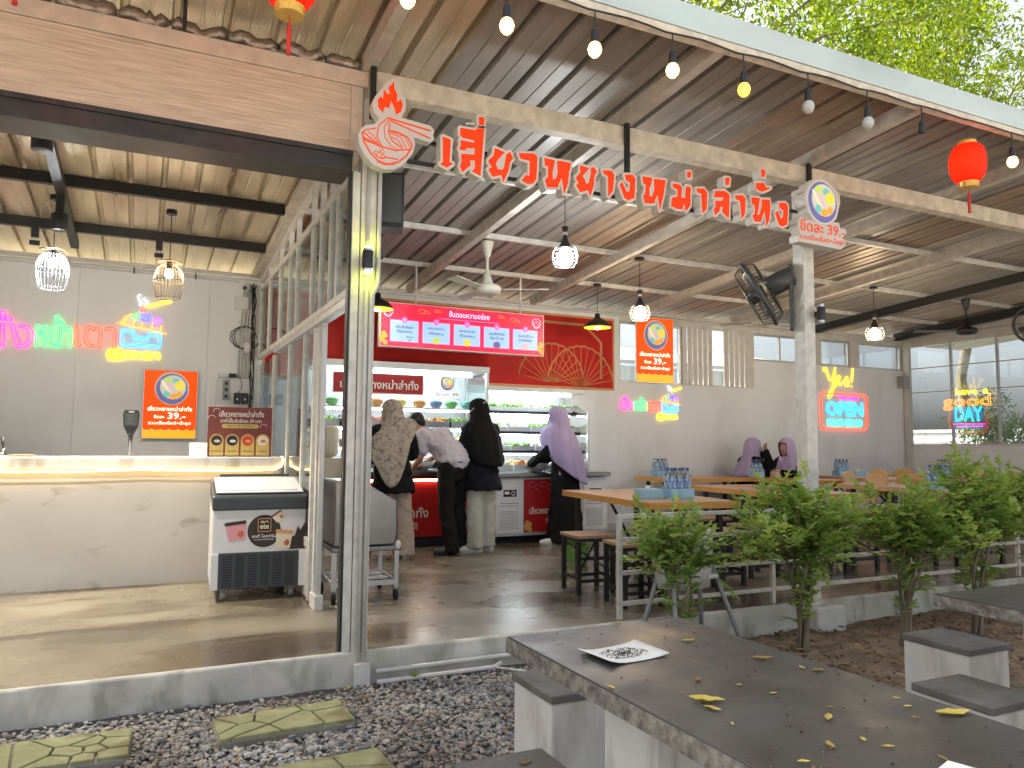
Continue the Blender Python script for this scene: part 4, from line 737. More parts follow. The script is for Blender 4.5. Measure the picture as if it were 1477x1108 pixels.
def postlamp(loc, lab, em):
    t = thing('wall_lamp', lab, 'wall lamp', loc)
    obj('body', MB().lathe([(.03, -.05), (.032, -.045), (.032, .045), (.03, .05)], n=16), 'black_plastic', t, smooth=True); obj('bracket', MB().box(-.012, .012, .02, .055, -.02, .02), 'black_plastic', t)
    for z in (-.06, .06): obj('collar', MB().cyl((0, 0, z - .008), (0, 0, z + .008), .026, n=14), 'chrome', t)
    for z in (-.072, .072): obj('lens', MB().cyl((0, 0, z - .003), (0, 0, z + .003), .023, n=14), em, t)
postlamp((1.112, 4.215, 2.19), 'black up and down wall lamp glowing yellow on the corner post', 'glow_yellow'); postlamp((4.675, 4.235, 2.175), 'black up and down wall lamp unlit on the hall post', 'bulb_off')
t = thing('loudspeaker', 'black box loudspeaker behind the corner post under the bowl sign', 'loudspeaker', (1.3, 4.5, 2.46), -.25)
obj('cabinet', MB().prism([(-.1, 0), (.1, 0), (.1, .34), (-.1, .34)], -.1, .08, FW()), 'black_plastic', t, bevel=.012); obj('grille', MB().box(-.085, .085, -.092, -.082, .02, .32), 'fan_grey', t, bevel=.006); obj('bracket', MB().bar((-.1, 0, .25), (-.2, -.06, .25), .03, .05), 'black_steel', t)

# ------------------------------------------------------------------ service counter and what stands on it
ct = thing('service_counter', 'long white plastered service counter with a pale top', 'counter', (0, 6.9, 0))
obj('counter_front', MB().box(-4.5, 1.09, .05, .55, 0, .93), 'counter_plaster', ct); obj('counter_top', MB().box(-4.5, 1.11, 0, .62, .93, 1.025), 'concrete', ct, bevel=.008)
pts = []; rr = random.Random(3)
for i in range(140):
    x = -3.2 + i * .0305; pts.append((x, -.008, .925 - .012 * abs(math.sin(x * 2.4)) + rr.uniform(-.002, .002)))
pts += [(1.1, -.006, .95), (1.115, -.0, 1.0), (1.1, .02, 1.03)]
ls = thing('led_string', 'warm rope light draped under the counter lip', 'rope light', (0, 6.9, 0)); obj('rope', MB().tube(pts, .006, 5), 'led_strip', ls, smooth=True)
Z = 1.026
t = thing('menu_stand', 'maroon menu stand with four yellow arched dish cards', 'menu stand', (.5, 7.05, Z)); F = FW()
obj('panel', MB().box(0, .53, 0, .012, 0, .43), 'brown_panel', t, bevel=.002); obj('foot', MB().box(.02, .51, -.0, .1, 0, .01), 'white_plastic', t)
text('heading', 'เสี่ยวหยางหม่าล่าทั่ง', F, 'ink_white', t, (.09, .46, .345, .4), d=.0015, bold=.015); text('heading', 'ราคาเริ่มต้นขีดละ 39 บาท', F, 'ink_white', t, (.1, .44, .295, .33), d=.0015, bold=.01)
obj('pill', MB().prism(arc(.13, .265, .018, .018, 90, 270, 6) + arc(.4, .265, .018, .018, -90, 90, 6), .0008, .002, F), 'yellow_card', t); text('pill_text', 'ซุป 4 แบบ', F, 'ink', t, (.16, .37, .255, .275), d=.003)
for i in range(4):
    x = .075 + i * .127; cdp = obj('dish_card', MB().prism([(x - .056, .01), (x + .056, .01)] + arc(x, .14, .056, .056, 0, 180, 10), .001, .003, F), 'yellow_card', t)
    obj('dish_photo', MB().disc(x, .14, .045, .045, .0032, .0045, F), ('dark_disc', 'ink', 'ink_red', 'cream_tub')[i], cdp); text('dish_name', ('ซุปหม่าล่า', 'น้ำดำ', 'ต้มยำ', 'น้ำใส')[i], F, 'ink', cdp, (x - .035, x + .035, .04, .06), d=.0045); obj('dish_food', MB().disc(x + .004, .135, .025, .012, .005, .006, F), ('food_pale', 'ink_white', 'food_orange', 'food_red')[i], cdp)
for i, (x, y) in enumerate(((.07, .39), (.03, .33), (.17, .31), (.46, .26))): stroke('leaf_line', arc(x, y, .03, .025, 20, 200, 6), .0018, F, 'ink_white', t, d=.001, n=4)
t = thing('paper_note', 'small white handwritten note leaning beside the menu stand', 'note', (.36, 7.0, Z)); obj('sheet', MB().add([(0, 0, 0), (.14, 0, 0), (.14, .03, .12), (0, .03, .12)], [(0, 1, 2, 3)]), 'paper', t, solid=.002)
for k in range(2): stroke('writing', [(.03 + .012 * i, .075 - .03 * k + .006 * (i % 2)) for i in range(7 - 2 * k)], .0013, lambda x, y, d: (x, -.002 + y * .25 - d, y), 'bowl_blue', t, d=.001, n=4)
t = thing('payment_terminal', 'black handheld payment screen on a short steel pole', 'terminal', (-.09, 7.1, Z)); F = FW()
obj('pole', MB().cyl((0, .01, 0), (0, .01, .16), .014), 'chrome', t); obj('base', MB().cyl((0, .01, 0), (0, .01, .008), .05), 'chrome', t); obj('neck', MB().lathe([(.016, .13), (.018, .17), (.026, .19)], n=12), 'black_plastic', t, smooth=True)
obj('body', MB().prism([(-.022, .18), (.022, .18), (.055, .25), (.062, .35), (.052, .385), (-.052, .385), (-.062, .35), (-.055, .25)], -.03, .0, F), 'black_plastic', t, bevel=.006); obj('screen', MB().prism([(-.045, .255), (.045, .255), (.05, .36), (-.05, .36)], .001, .003, F), 'fan_grey', t); obj('light_bar', MB().box(-.02, .02, -.005, -.002, .366, .374), 'ink_white', t)
for k in range(4): obj('screen_line', MB().box(-.03, .02 - .01 * (k % 2), -.0045, -.0035, .275 + .02 * k, .279 + .02 * k), 'grille_grey', t)
t = thing('counter_tap', 'small chrome tap with black lever on the counter', 'tap', (-.97, 7.1, Z)); obj('body', MB().lathe([(.03, 0), (.028, .02), (.016, .03), (.014, .06)], n=14).tube([(0, 0, .045), (0, -.05, .05), (0, -.06, .02)], .01, 8), 'chrome', t, smooth=True); obj('lever', MB().tube([(0, 0, .05), (-.01, 0, .15)], [.008, .012], 8), 'black_plastic', t, smooth=True)
tag(obj('chopping_board', MB().box(-.92, -.77, 7.0, 7.25, Z, Z + .018), 'wood_seat', bevel=.004), 'small wooden board lying beside the chrome tap', 'board')

t = thing('breaker_panel', 'white wall board with sockets and black breakers behind the menu stand', 'electrical panel', (.7, 8.9, 1.45)); F = FW()
obj('board', MB().box(0, .36, -.03, 0, 0, .4), 'white_plastic', t, bevel=.004)
for x in (.1,): obj('socket_strip', MB().box(x - .035, x + .035, -.055, -.031, .16, .38), 'grey_tube', t, bevel=.004)
for k in range(3): obj('socket_hole', MB().disc(.1, .2 + .07 * k, .016, .02, .056, .058, F, 10), 'ink', t)
for x in (.18, .26): b_ = obj('breaker', MB().box(x, x + .07, -.08, -.031, .12, .24), 'black_plastic', t, bevel=.003); obj('switch', MB().box(x + .025, x + .045, -.09, -.0805, .16, .18), 'ink_white', b_)
obj('adapter', MB().box(.02, .12, -.06, -.0, .405, .45), 'white_plastic', t, bevel=.005); obj('adapter', MB().box(.125, .2, -.07, -.0, .41, .45), 'black_plastic', t, bevel=.005); obj('lead', MB().tube([(.2, -.05, .43), (.25, -.06, .38), (.26, -.06, .3), (.22, -.08, .24)], .004, 5), 'cable', t, smooth=True)
t = thing('wall_camera', 'white dome security camera high in the corner by the partition', 'security camera', (.97, 8.88, 2.88)); obj('mount', MB().box(-.03, .03, -.02, .02, -.02, .05), 'white_plastic', t, bevel=.004); obj('housing', MB().ell((0, -.06, -.02), (.05, .06, .045)), 'white_plastic', t, smooth=True); obj('lens', MB().cyl((-.02, -.11, -.035), (-.025, -.125, -.04), .022), 'black_plastic', t)
tag(obj('cable_box', MB().box(.86, 1.0, 8.84, 8.899, 2.62, 2.76), 'white_plastic', bevel=.005), 'square white cable box on the wall below the security camera', 'junction box')
t = thing('wall_conduits', 'bundle of white conduits and black cables up the wall by the partition', 'conduit', (.98, 8.88, 0))
for i in range(4): obj('conduit', MB().tube([(-.06 + i * .035, 0, 1.85), (-.06 + i * .035, 0, 2.3), (-.04 + i * .035, 0, 2.6), (-.02 + i * .03, 0, 2.92)], .01, 7), 'pipe_white', t, smooth=True)
rr = random.Random(8)
for i in range(5): obj('loose_cable', MB().tube([(.07 + rr.uniform(-.02, .03), -.04 + rr.uniform(-.02, .02), 1.3 + k * .2 + rr.uniform(-.03, .03)) for k in range(9)], .006, 5), 'cable', t, smooth=True)
for i in range(3): obj('loose_cable', MB().tube([(.0 + .12 * math.cos(a) * (1 + .2 * i), -.05, 2.3 + .13 * math.sin(a)) for a in [k * .7 + i for k in range(8)]], .005, 5), 'cable', t, smooth=True)
obj('cable_knot', MB().ell((.02, -.03, 2.2), (.05, .04, .07)), 'white_plastic', t, smooth=True)

# ------------------------------------------------------------------ ice cream freezer
fz = thing('chest_freezer', 'white ice cream chest freezer with dark grille and round brown logo', 'freezer', (.48, 5.97, 0), -.05)
W = .66; F = FW()
side = lambda x0, x1, P: MB().add([(x0, y, z) for y, z in P] + [(x1, y, z) for y, z in P], [tuple(range(len(P))), tuple(range(2 * len(P) - 1, len(P) - 1, -1))] + [((i + 1) % len(P), i, len(P) + i, len(P) + (i + 1) % len(P)) for i in range(len(P))])
obj('cabinet', side(0, W, [(0, .09), (.72, .09), (.72, .72), (.0, .66)]), 'freezer_white', fz, bevel=.012)
obj('top_band', side(-.004, W + .004, [(-.014, .655), (.1, .662), (.73, .725), (.73, .86), (.5, .84), (.0, .76), (-.014, .75)]), 'freezer_grey', fz, bevel=.012)
obj('lid_rim', side(.02, W - .02, [(.04, .776), (.6, .864), (.6, .872), (.04, .786)]), 'freezer_white', fz, bevel=.004); obj('lid_glass', side(.06, W - .06, [(.08, .794), (.55, .868), (.55, .872), (.08, .798)]), 'case_white', fz); obj('lid_handle', MB().bar((.06, .62, .885), (W - .06, .62, .885), .03, .02), 'freezer_grey', fz, bevel=.006)
gr = obj('grille_frame', MB().box(.05, W - .05, -.012, 0, .09, .35), 'freezer_grey', fz, bevel=.004)
for c in range(6):
    for r in range(12): obj('grille_slot', MB().box(.075 + c * .087, .14 + c * .087, -.0145, -.0122, .112 + r * .019, .12 + r * .019), 'ink', gr)
for x in (0, W - .048): obj('side_leg', MB().box(x, x + .048, -.01, 0, .09, .34), 'freezer_white', fz)
obj('logo_disc', MB().disc(.36, .5, .118, .118, .001, .0025, F, 32), 'dark_disc', fz)
fr_ = obj('logo_frame', MB().tube([F(*p, .004) for p in [(.315, .5), (.32, .495), (.4, .495), (.405, .5), (.405, .585), (.4, .59), (.32, .59), (.315, .585)]], .0025, 5, True), 'gold', fz); text('logo_text', 'ete', F, 'cream_tub', fr_, (.328, .392, .515, .55), d=.003, bold=.02)
stroke('logo_mark', arc(.345, .56, .012, .012, 0, 180, 6) + arc(.375, .56, .012, .012, 180, 0, 6), .0025, F, 'cream_tub', fr_, d=.004)
text('logo_line', 'เอเต้ ไอศกรีม', F, 'ink_white', fz, (.275, .445, .452, .478), d=.003, bold=.01); text('logo_line', 'ความอร่อยที่ไม่สิ้นสุด', F, 'ink_white', fz, (.29, .43, .43, .445), d=.003)
def tub(x, y, w_, h_, rot, m, lid):
    R = lambda a, b: (x + a * math.cos(rot) - b * math.sin(rot), y + a * math.sin(rot) + b * math.cos(rot))
    b_ = obj('tub_print', MB().prism([R(-w_ * .42, -h_ / 2), R(w_ * .42, -h_ / 2), R(w_ / 2, h_ / 2), R(-w_ / 2, h_ / 2)], .001, .003, F), m, fz); obj('lid_print', MB().prism([R(-w_ * .54, h_ * .42), R(w_ * .54, h_ * .42), R(w_ * .52, h_ * .62), R(-w_ * .52, h_ * .62)], .0032, .0045, F), lid, b_)
    obj('fruit_print', MB().disc(*R(w_ * .2, -h_ * .15), w_ * .16, h_ * .2, .0032, .004, F, 10), 'food_red', b_)
tub(.165, .5, .14, .12, .12, 'pink_tub', 'dark_disc'); tub(.5, .43, .12, .12, -.1, 'cream_tub', 'gold'); tub(.46, .6, .08, .06, .6, 'cream_tub', 'brown_panel')
obj('splash_print', MB().prism([(.53, .36), (.655, .36), (.655, .56), (.62, .5), (.6, .53), (.58, .46), (.545, .45)], .001, .002, F), 'dark_disc', fz)
for x, y in ((.56, .3595), ): pass
for x, y in ((.09, .08), (W - .09, .08), (.09, .64), (W - .09, .64)):
    wl = obj('caster', MB().cyl((x - .018, y, .04), (x + .018, y, .04), .038, n=14), 'caster_grey', fz, smooth=True); obj('fork', MB().box(x - .025, x + .025, y - .02, y + .02, .072, .09), 'stainless', wl)

# ------------------------------------------------------------------ stainless cart
cr_ = thing('stainless_cart', 'stainless steel cart with a sloped hood on black casters', 'cart', (1.28, 5.6, 0), -.03); F = FW()
obj('hood', MB().prism([(0, .4), (.44, .4), (.47, .48), (.46, .72), (.2, .87), (0, .88)], -.5, 0, F), 'stainless', cr_, bevel=.012)
obj('tray_rim', MB().box(-.02, .49, -.02, .52, .36, .395), 'stainless', cr_, bevel=.008); obj('corner_guard', MB().ell((.47, -.01, .4), (.022, .022, .035)), 'white_plastic', cr_, smooth=True)
for x, y in ((0, 0), (.46, 0), (0, .48), (.46, .48)):
    lg = obj('leg', MB().box(x - .016, x + .016, y - .016, y + .016, .09, .36), 'alu', cr_, bevel=.003); obj('caster', MB().cyl((x - .012, y, .04), (x + .012, y, .04), .04, n=14), 'rubber', lg, smooth=True); obj('fork', MB().box(x - .018, x + .018, y - .014, y + .014, .07, .09), 'stainless', lg)
obj('lower_rail', MB().bar((0, 0, .13), (.46, 0, .13), .02, .035).bar((0, .48, .13), (.46, .48, .13), .02, .035).bar((.46, .02, .132), (.46, .46, .132), .02, .03).bar((0, .02, .132), (0, .46, .132), .02, .03), 'alu', cr_)
obj('shelf_slat', MB().box(.03, .43, .1, .2, .14, .15), 'white_paint', cr_); obj('shelf_slat', MB().box(.03, .43, .28, .38, .14, .15), 'white_paint', cr_)

# ------------------------------------------------------------------ food cases
TRN = [0]
def food_tray(loc, w_, d_, m, label, grp, clear=True, seed=0):
    t = thing('food_tray', label, 'food tray', loc, 0, grp); rr = random.Random(seed)
    obj('tray', MB().box(0, w_, 0, d_, 0, .012).box(0, w_, 0, .006, .012, .07).box(0, w_, d_ - .006, d_, .012, .07).box(0, .006, .006, d_ - .006, .012, .07).box(w_ - .006, w_, .006, d_ - .006, .012, .07), 'tray_clear' if clear else 'stainless', t)
    g = MB()
    for k in range(26): g.ell((rr.uniform(.03, w_ - .03), rr.uniform(.03, d_ - .03), .05 + rr.uniform(0, .06)), (rr.uniform(.02, .04), rr.uniform(.018, .035), rr.uniform(.014, .026)), Matrix.Rotation(rr.uniform(0, 3), 3, 'Z'), 6, 4)
    obj('food', g, m, t, smooth=True)
lc = thing('chilled_case', 'tall glass fronted chilled display case with red base and sign', 'display case', (1.6, 8.15, 0)); F = FW()
W = 2.02
obj('base_cabinet', MB().box(0, W, .06, .7, .12, .72), 'red_panel', lc); obj('gap_shade', MB().box(.05, W - .05, .14, .68, 0, .12), 'ink', lc); obj('kick_light', MB().tube([(.05, .045, .745), (W - .1, .045, .745)], .012, 8), 'led_warm_tube', lc)  # black block under the base stands in for shade in the caster gap
text('base_text', 'หม่าล่าทั่ง', F, 'ink_white', lc, (.82, 1.32, .33, .45), d=-.058, bold=.015); text('base_text', '小羊麻辣烫', F, 'ink_white', lc, (.85, 1.2, .2, .28), d=-.058)
obj('ledge', MB().box(-.02, W, -.04, .72, .8, .85), 'stainless', lc, bevel=.006); obj('ledge_front', MB().box(0, W, .0, .6, .76, .8), 'red_panel', lc)
obj('back_panel', MB().box(0, W, .68, .72, .85, 2.0), 'case_white', lc); obj('canopy', MB().box(-.01, W + .01, .0, .72, 1.98, 2.05), 'case_white', lc, bevel=.006); obj('end_frame', MB().box(W - .03, W, .02, .68, .85, .88).box(W - .03, W, 0, .04, .85, 1.98).box(W - .03, W, .64, .68, .88, 1.98), 'alu', lc)
obj('end_glass', MB().box(W - .018, W - .012, .04, .64, .88, 1.98), 'case_glass', lc); obj('front_glass', MB().box(.03, W - .03, .01, .016, 1.58, 1.98), 'case_glass', lc); obj('lamp_tube', MB().cyl((.1, .3, 1.96), (W - .1, .3, 1.96), .014, n=8), 'led_tube', lc)
SH = [(.87, .12), (1.12, .2), (1.34, .3), (1.56, .1)]
for z, y in SH[1:]: obj('added_shelf_tube', MB().cyl((.08, y + .06, z - .03), (W - .08, y + .06, z - .03), .009, n=8), 'led_tube', obj('shelf', MB().box(.03, W - .03, y, .68, z - .02, z), 'case_white', lc, bevel=.003))  # glowing tubes added under the shelves to brighten the display
sn = obj('sticker_sign', MB().box(.2, 1.22, .006, .0095, 1.69, 1.92), 'ink_white', lc); obj('sticker_red', MB().box(.212, 1.208, .002, .0055, 1.702, 1.908), 'red_panel', sn); text('sticker_text', 'เสี่ยวหยางหม่าล่าทั่ง', F, 'ink_white', sn, (.28, 1.16, .0 + 1.745, 1.85), d=.0015, bold=.02)
bowl_art(F, 1.5, 1.84, .085, lc, -.004); text('sticker_text', 'ขีดละ 39', F, 'ink_red', lc, (1.36, 1.64, 1.69, 1.735), d=-.004, bold=.01); text('sticker_text', 'รวมเนื้อสไลด์+น้ำซุป', F, 'ink_red', lc, (1.36, 1.66, 1.65, 1.675), d=-.004)
FN = {'food_pale': 'steel tray of pale food ', 'food_orange': 'steel tray of orange food ', 'food_green': 'steel tray of green food ', 'food_red': 'steel tray of red food '}
fm = ['food_pale', 'food_orange', 'food_green', 'food_pale', 'food_red']
for s_, (z, y) in enumerate(SH[:3]):
    for k in range(6): food_tray((1.66 + k * .325, 8.15 + y + .03, z + .002), .3, .3, fm[(k + s_) % 5], FN[fm[(k + s_) % 5]] + ['on the ledge shelf of the tall case', 'on the middle shelf of the tall case', 'on the upper shelf of the tall case'][s_], 'food trays in the tall case', False, 40 + s_ * 9 + k)
for i, (x, m, nm) in enumerate(((1.85, 'bowl_green', 'green'), (2.35, 'bowl_orange', 'red orange'), (2.62, 'bowl_yellow', 'yellow'), (2.85, 'bowl_orange', 'orange'), (3.05, 'bowl_blue', 'blue'), (3.24, 'bowl_green', 'lime green'), (3.44, 'bowl_teal', 'teal'))):
    tag(obj('plastic_bowl', MB().lathe([(.035, 0), (.06, .025), (.078, .07), (.074, .07), (.055, .025), (0, .01)], c=(x, 8.38, 1.562), n=18).ell((x, 8.38, 1.625), (.066, .066, .035), nu=10, nv=6), m, smooth=True), nm + ' plastic bowl on the top shelf of the tall case', 'bowl', 'coloured bowls on the top shelf')
rc = thing('salad_case', 'low open tiered display case with white and red lower panels', 'display case', (3.64, 8.15, 0)); W = 1.61
obj('body', MB().box(0, W, .02, .7, .1, .76), 'case_white', rc); obj('gap_shade', MB().box(.05, W - .05, .14, .68, 0, .1), 'ink', rc); obj('counter_edge', MB().box(-.0, W + .02, -.05, .72, .77, .82), 'stainless', rc, bevel=.006); obj('foot_rail', MB().box(.0, W, .0, .02, .085, .11), 'alu', rc)  # black block under the body imitates the shaded gap above the floor
obj('red_door', MB().box(.45, 1.2, .008, .019, .12, .74), 'red_panel', rc, bevel=.003); text('door_text', 'เสี่ยวหยางหม่าล่าทั่ง', F, 'ink_white', rc, (.52, 1.14, .33, .42), d=-.006, bold=.012); text('door_text', '小羊麻辣烫', F, 'ink_white', rc, (.74, 1.0, .23, .29), d=-.006)
for k in range(5): obj('flower_print', MB().disc(.5 + .03 * math.cos(k * 2), .15 + .02 * k, .03, .03, -.0078 + k * .0003, -.006 + k * .0003, F, 10), 'food_orange', rc)
for k in range(4): stroke('blossom_print', arc(.55 + .08 * k, .68 - .03 * (k % 2), .035, .03, 30, 300, 8), .002, F, 'pink_tub', rc, d=-.007, n=4)
for x0 in (.09, 1.26):
    pn = obj('machine_panel', MB().box(x0, x0 + .32, .006, .019, .12, .74), 'freezer_white', rc, bevel=.003)
    obj('control', MB().box(x0 + .09, x0 + .26, .002, .0055, .54, .62), 'ink', pn); stroke('dial', arc(x0 + .215, .58, .022, .022, 0, 350, 14), .005, F, 'ink_white', pn, d=-.0005); obj('display', MB().box(x0 + .105, x0 + .165, -.0005, .0015, .57, .6), 'ink_white', pn)
    hl = MB()
    for a in range(12):
        for b in range(11): hl.disc(x0 + .05 + a * .02, .17 + b * .02, .005, .005, -.0045, -.003, F, 6)
    for a in range(12):
        for b in range(2): hl.box(x0 + .05 + a * .02, x0 + .062 + a * .02, .003, .0045, .43 + b * .03, .438 + b * .03)
    obj('vent_holes', hl, 'ink', pn, kind='stuff')
obj('back_panel', MB().box(0, 1.33, .66, .7, .82, 1.8), 'case_white', rc); obj('canopy', MB().box(-.02, 1.36, .1, .72, 1.79, 1.83), 'case_white', rc, bevel=.005); obj('lamp_tube', MB().cyl((.1, .3, 1.775), (1.25, .3, 1.775), .014, n=8), 'led_tube', rc)
obj('end_pole', MB().box(1.32, 1.345, -.0, .025, .82, 1.55), 'alu', rc); obj('end_pole', MB().box(1.32, 1.345, .64, .665, .82, 1.79), 'alu', rc); obj('end_glass', MB().add([(1.33, .02, .83), (1.33, .64, .83), (1.33, .64, 1.78), (1.33, .4, 1.7), (1.33, .02, 1.54)], [(0, 1, 2, 3, 4)]), 'case_glass', rc)
TI = [(.84, .02), (1.06, .1), (1.29, .2), (1.54, .3)]
for z, y in TI[1:]:
    sh = obj('shelf', MB().box(0, 1.32, y + .02, .66, z - .012, z), 'case_white', rc); obj('shelf_edge', MB().box(-.0, 1.34, y, y + .018, z - .016, z + .02), 'black_steel', sh); obj('added_shelf_tube', MB().cyl((.05, y + .07, z - .022), (1.27, y + .07, z - .022), .008, n=8), 'led_tube', sh); obj('side_bar', MB().bar((1.33, .02, z - .03), (1.33, .64, z + .08), .014, .014), 'black_steel', sh)  # the tube below each tier is added to brighten the trays
fm2 = [['food_pale', 'food_orange', 'food_pale'], ['food_pale', 'food_green', 'food_pale'], ['food_green', 'food_pale', 'food_green'], ['food_green', 'food_green', 'food_pale']]
for s_, (z, y) in enumerate(TI):
    for k in range(4): food_tray((3.66 + k * .325, 8.15 + y + .03, z + .002), .3, .3, fm2[s_][k % 3], FN[fm2[s_][k % 3]].replace('steel', 'clear') + ['on the lowest tier of the salad case', 'on the second tier of the salad case', 'on the third tier of the salad case', 'on the top tier of the salad case'][s_], 'clear trays in the salad case', True, 80 + s_ * 9 + k)
for x, z in ((4.3, .82), (2.85, .85)): tag(obj('mixing_bowl', MB().lathe([(.05, 0), (.1, .04), (.14, .11), (.145, .112), (.105, .035), (0, .01)], c=(x, 8.12 + .12, z + .002), n=22), 'white_plastic', smooth=True), 'white mixing bowl on the ledge of the ' + ('salad case' if x > 4 else 'tall case'), 'bowl')
tag(obj('wall_wire', MB().tube([(5.0, 8.83, 1.85), (5.05, 8.84, 1.5), (5.2, 8.86, 1.2), (5.38, 8.86, .95), (5.42, 8.86, .75)], .005, 5), 'cable', smooth=True), 'thin black cord hanging down the wall beside the salad case', 'wire')
tag(obj('water_dispenser', MB().box(1.62, 1.86, 7.9, 8.1, .0, 1.0).lathe([(.05, 1.0), (.1, 1.04), (.11, 1.12), (.11, 1.3), (.09, 1.33), (0, 1.33)], c=(1.74, 8.0, 0), n=16), 'cream_plastic', bevel=.01), 'cream water dispenser standing behind the glass partition', 'dispenser')

# ------------------------------------------------------------------ dining furniture
def table_proto(name, label, wd, ln, top, edge, z=.74, grp='wooden dining tables'):
    t = thing(name, label, 'table', (0, 0, 0), 0, grp); x, y = wd / 2, ln / 2
    tp = obj('table_top', MB().box(-x, x, -y, y, z - .05, z), top, t, bevel=.004)
    for sx in (-1, 1): obj('edge_band', MB().box(*sorted((sx * (x + .0), sx * (x + .012))), -y, y, z - .052, z - .002), edge, tp)
    for sy in (-1, 1): obj('edge_band', MB().box(-x - .012, x + .012, *sorted((sy * y, sy * (y + .012))), z - .052, z - .002), edge, tp)
    for sy in (-1, 1):
        for sx in (-1, 1): obj('leg', MB().box(sx * (x - .08) - .02, sx * (x - .08) + .02, sy * (y - .14) - .02, sy * (y - .14) + .02, 0, z - .052), 'black_steel', t)
        obj('brace', MB().bar((0, sy * (y - .14), z - .06), (0, sy * .18, .3), .018, .018), 'black_steel', t); obj('brace', MB().bar((-x + .1, sy * (y - .14), .12), (x - .1, sy * (y - .14), .12), .03, .03), 'black_steel', t)
    obj('stretcher', MB().bar((0, -y + .14, .12), (0, y - .14, .12), .03, .04), 'black_steel', t); return t
def at_(o, loc, rz, label=None): o.location = loc; o.rotation_euler = (0, 0, rz); return o
t1 = table_proto('dining_table', 'wooden dining table with orange edge next to the railing end', .76, 1.6, 'wood_top', 'wood_edge', .735); at_(t1, (3.83, 5.4, 0), -.11)
t2 = dup(t1, (5.6, 5.75, 0), -.1, 'wooden dining table with orange edge second along the railing'); t3 = dup(t1, (6.85, 8.3, 0), math.pi / 2, 'wooden dining table along the wall under the small neon sign'); t3b = dup(t1, (7.75, 7.75, 0), -.1, 'wooden dining table where two seated people sit')
w1 = table_proto('dining_table', 'pale topped dining table among the bentwood chairs nearest the railing', .76, 1.6, 'bench_white', 'bentwood', .735, 'pale dining tables'); at_(w1, (7.55, 5.55, 0), -.1)
dup(w1, (9.3, 7.7, 0), -.1, 'pale topped dining table below the neon opening hours'); dup(w1, (9.5, 5.6, 0), -.1, 'pale topped dining table toward the window grid'); dup(w1, (10.9, 7.6, 0), -.1, 'pale topped dining table against the window wall')
st = thing('square_stool', 'wooden square stool with black steel legs by the first table end', 'stool', (0, 0, 0), 0, 'square stools'); 
obj('seat', MB().box(-.17, .17, -.17, .17, .425, .45), 'wood_seat', st, bevel=.004); obj('seat_frame', MB().box(-.16, .16, -.16, .16, .4, .4245), 'black_steel', st)
for sx in (-1, 1):
    for sy in (-1, 1): obj('leg', MB().box(sx * .145 - .016, sx * .145 + .016, sy * .145 - .016, sy * .145 + .016, 0, .4), 'black_steel', st)
    obj('stretcher', MB().bar((sx * .145, -.129, .12), (sx * .145, .129, .12), .02, .025), 'black_steel', st); obj('stretcher', MB().bar((-.129, sx * .145, .1), (.129, sx * .145, .1), .02, .025), 'black_steel', st)
for a in (.785, -.785): obj('cross_brace', MB().bar((-.14 * math.copysign(1, a), -.14, .16), (.14 * math.copysign(1, a), .14, .38), .012, .012), 'black_steel', st)
at_(st, (3.24, 5.32, 0), -.11)
for x, y, rz, lab in ((3.28, 4.75, -.11, 'wooden square stool with black steel legs beside the high chair'), (4.42, 5.15, -.1, 'wooden square stool between the first and second table'), (4.3, 5.8, -.1, 'wooden square stool further back between the first and second table'), (5.0, 5.35, -.1, 'wooden square stool tucked to the second table front'), (5.1, 6.1, -.1, 'wooden square stool tucked to the second table back'), (6.2, 5.3, -.1, 'wooden square stool beyond the second table'), (6.6, 7.75, 0, 'wooden square stool in front of the wall table'), (7.2, 7.45, 0, 'wooden square stool left of the seated people'), (6.9, 5.2, -.1, 'wooden square stool by the pale table front')): dup(st, (x, y, 0), rz, lab)
ch = thing('bentwood_chair', 'bentwood chair with curved back at the nearest pale table', 'chair', (0, 0, 0), 0, 'bentwood chairs')
sp = []
for i in range(9):
    a = (i - 4) / 4 * .75; sp.append((a, .22 * math.sin(a) * 1.15, -.05 + .22 * (1 - math.cos(a)) * -.6))
g = MB(); vs = []
for zz, sc in ((.62, .8), (.68, .96), (.76, 1.0), (.83, .92), (.86, .75)):
    for a, x, y in sp: vs.append((x * sc, -.2 + y - (zz - .6) * .2, zz - .05 * (abs(a) ** 2) * (zz > .8)))
g.add(vs, [(r * 9 + i, r * 9 + i + 1, (r + 1) * 9 + i + 1, (r + 1) * 9 + i) for r in range(4) for i in range(8)])
obj('backrest', g, 'bentwood', ch, smooth=True, solid=.014); obj('back_stay', MB().bar((-.07, -.19, .43), (-.07, -.23, .7), .05, .014).bar((.07, -.19, .43), (.07, -.23, .7), .05, .014), 'bentwood', ch); obj('seat', MB().lathe([(0, .43), (.19, .43), (.205, .44), (.19, .455), (0, .45)], n=20), 'bentwood', ch, smooth=True)
for sx in (-1, 1):
    for sy in (-1, 1): obj('leg', MB().tube([(sx * .13, sy * .13, .43), (sx * .19, sy * .2, 0)], [.018, .013], 8), 'bentwood', ch, smooth=True)
at_(ch, (7.1, 6.05, 0), 1.4)
for x, y, rz, lab in ((8.15, 5.9, -1.6, 'bentwood chair with curved back across the nearest pale table'), (7.95, 6.45, -2.9, 'bentwood chair with curved back at the far end of the nearest pale table'), (8.75, 7.35, 1.4, 'bentwood chair with curved back below the neon opening hours'), (9.9, 7.3, -1.6, 'bentwood chair with curved back across the table below the neon hours'), (9.0, 6.1, 1.4, 'bentwood chair with curved back at the pale table toward the windows'), (10.1, 5.9, -1.7, 'bentwood chair with curved back across the pale table toward the windows'), (10.4, 7.2, 1.4, 'bentwood chair with curved back by the window wall')): dup(ch, (x, y, 0), rz, lab)
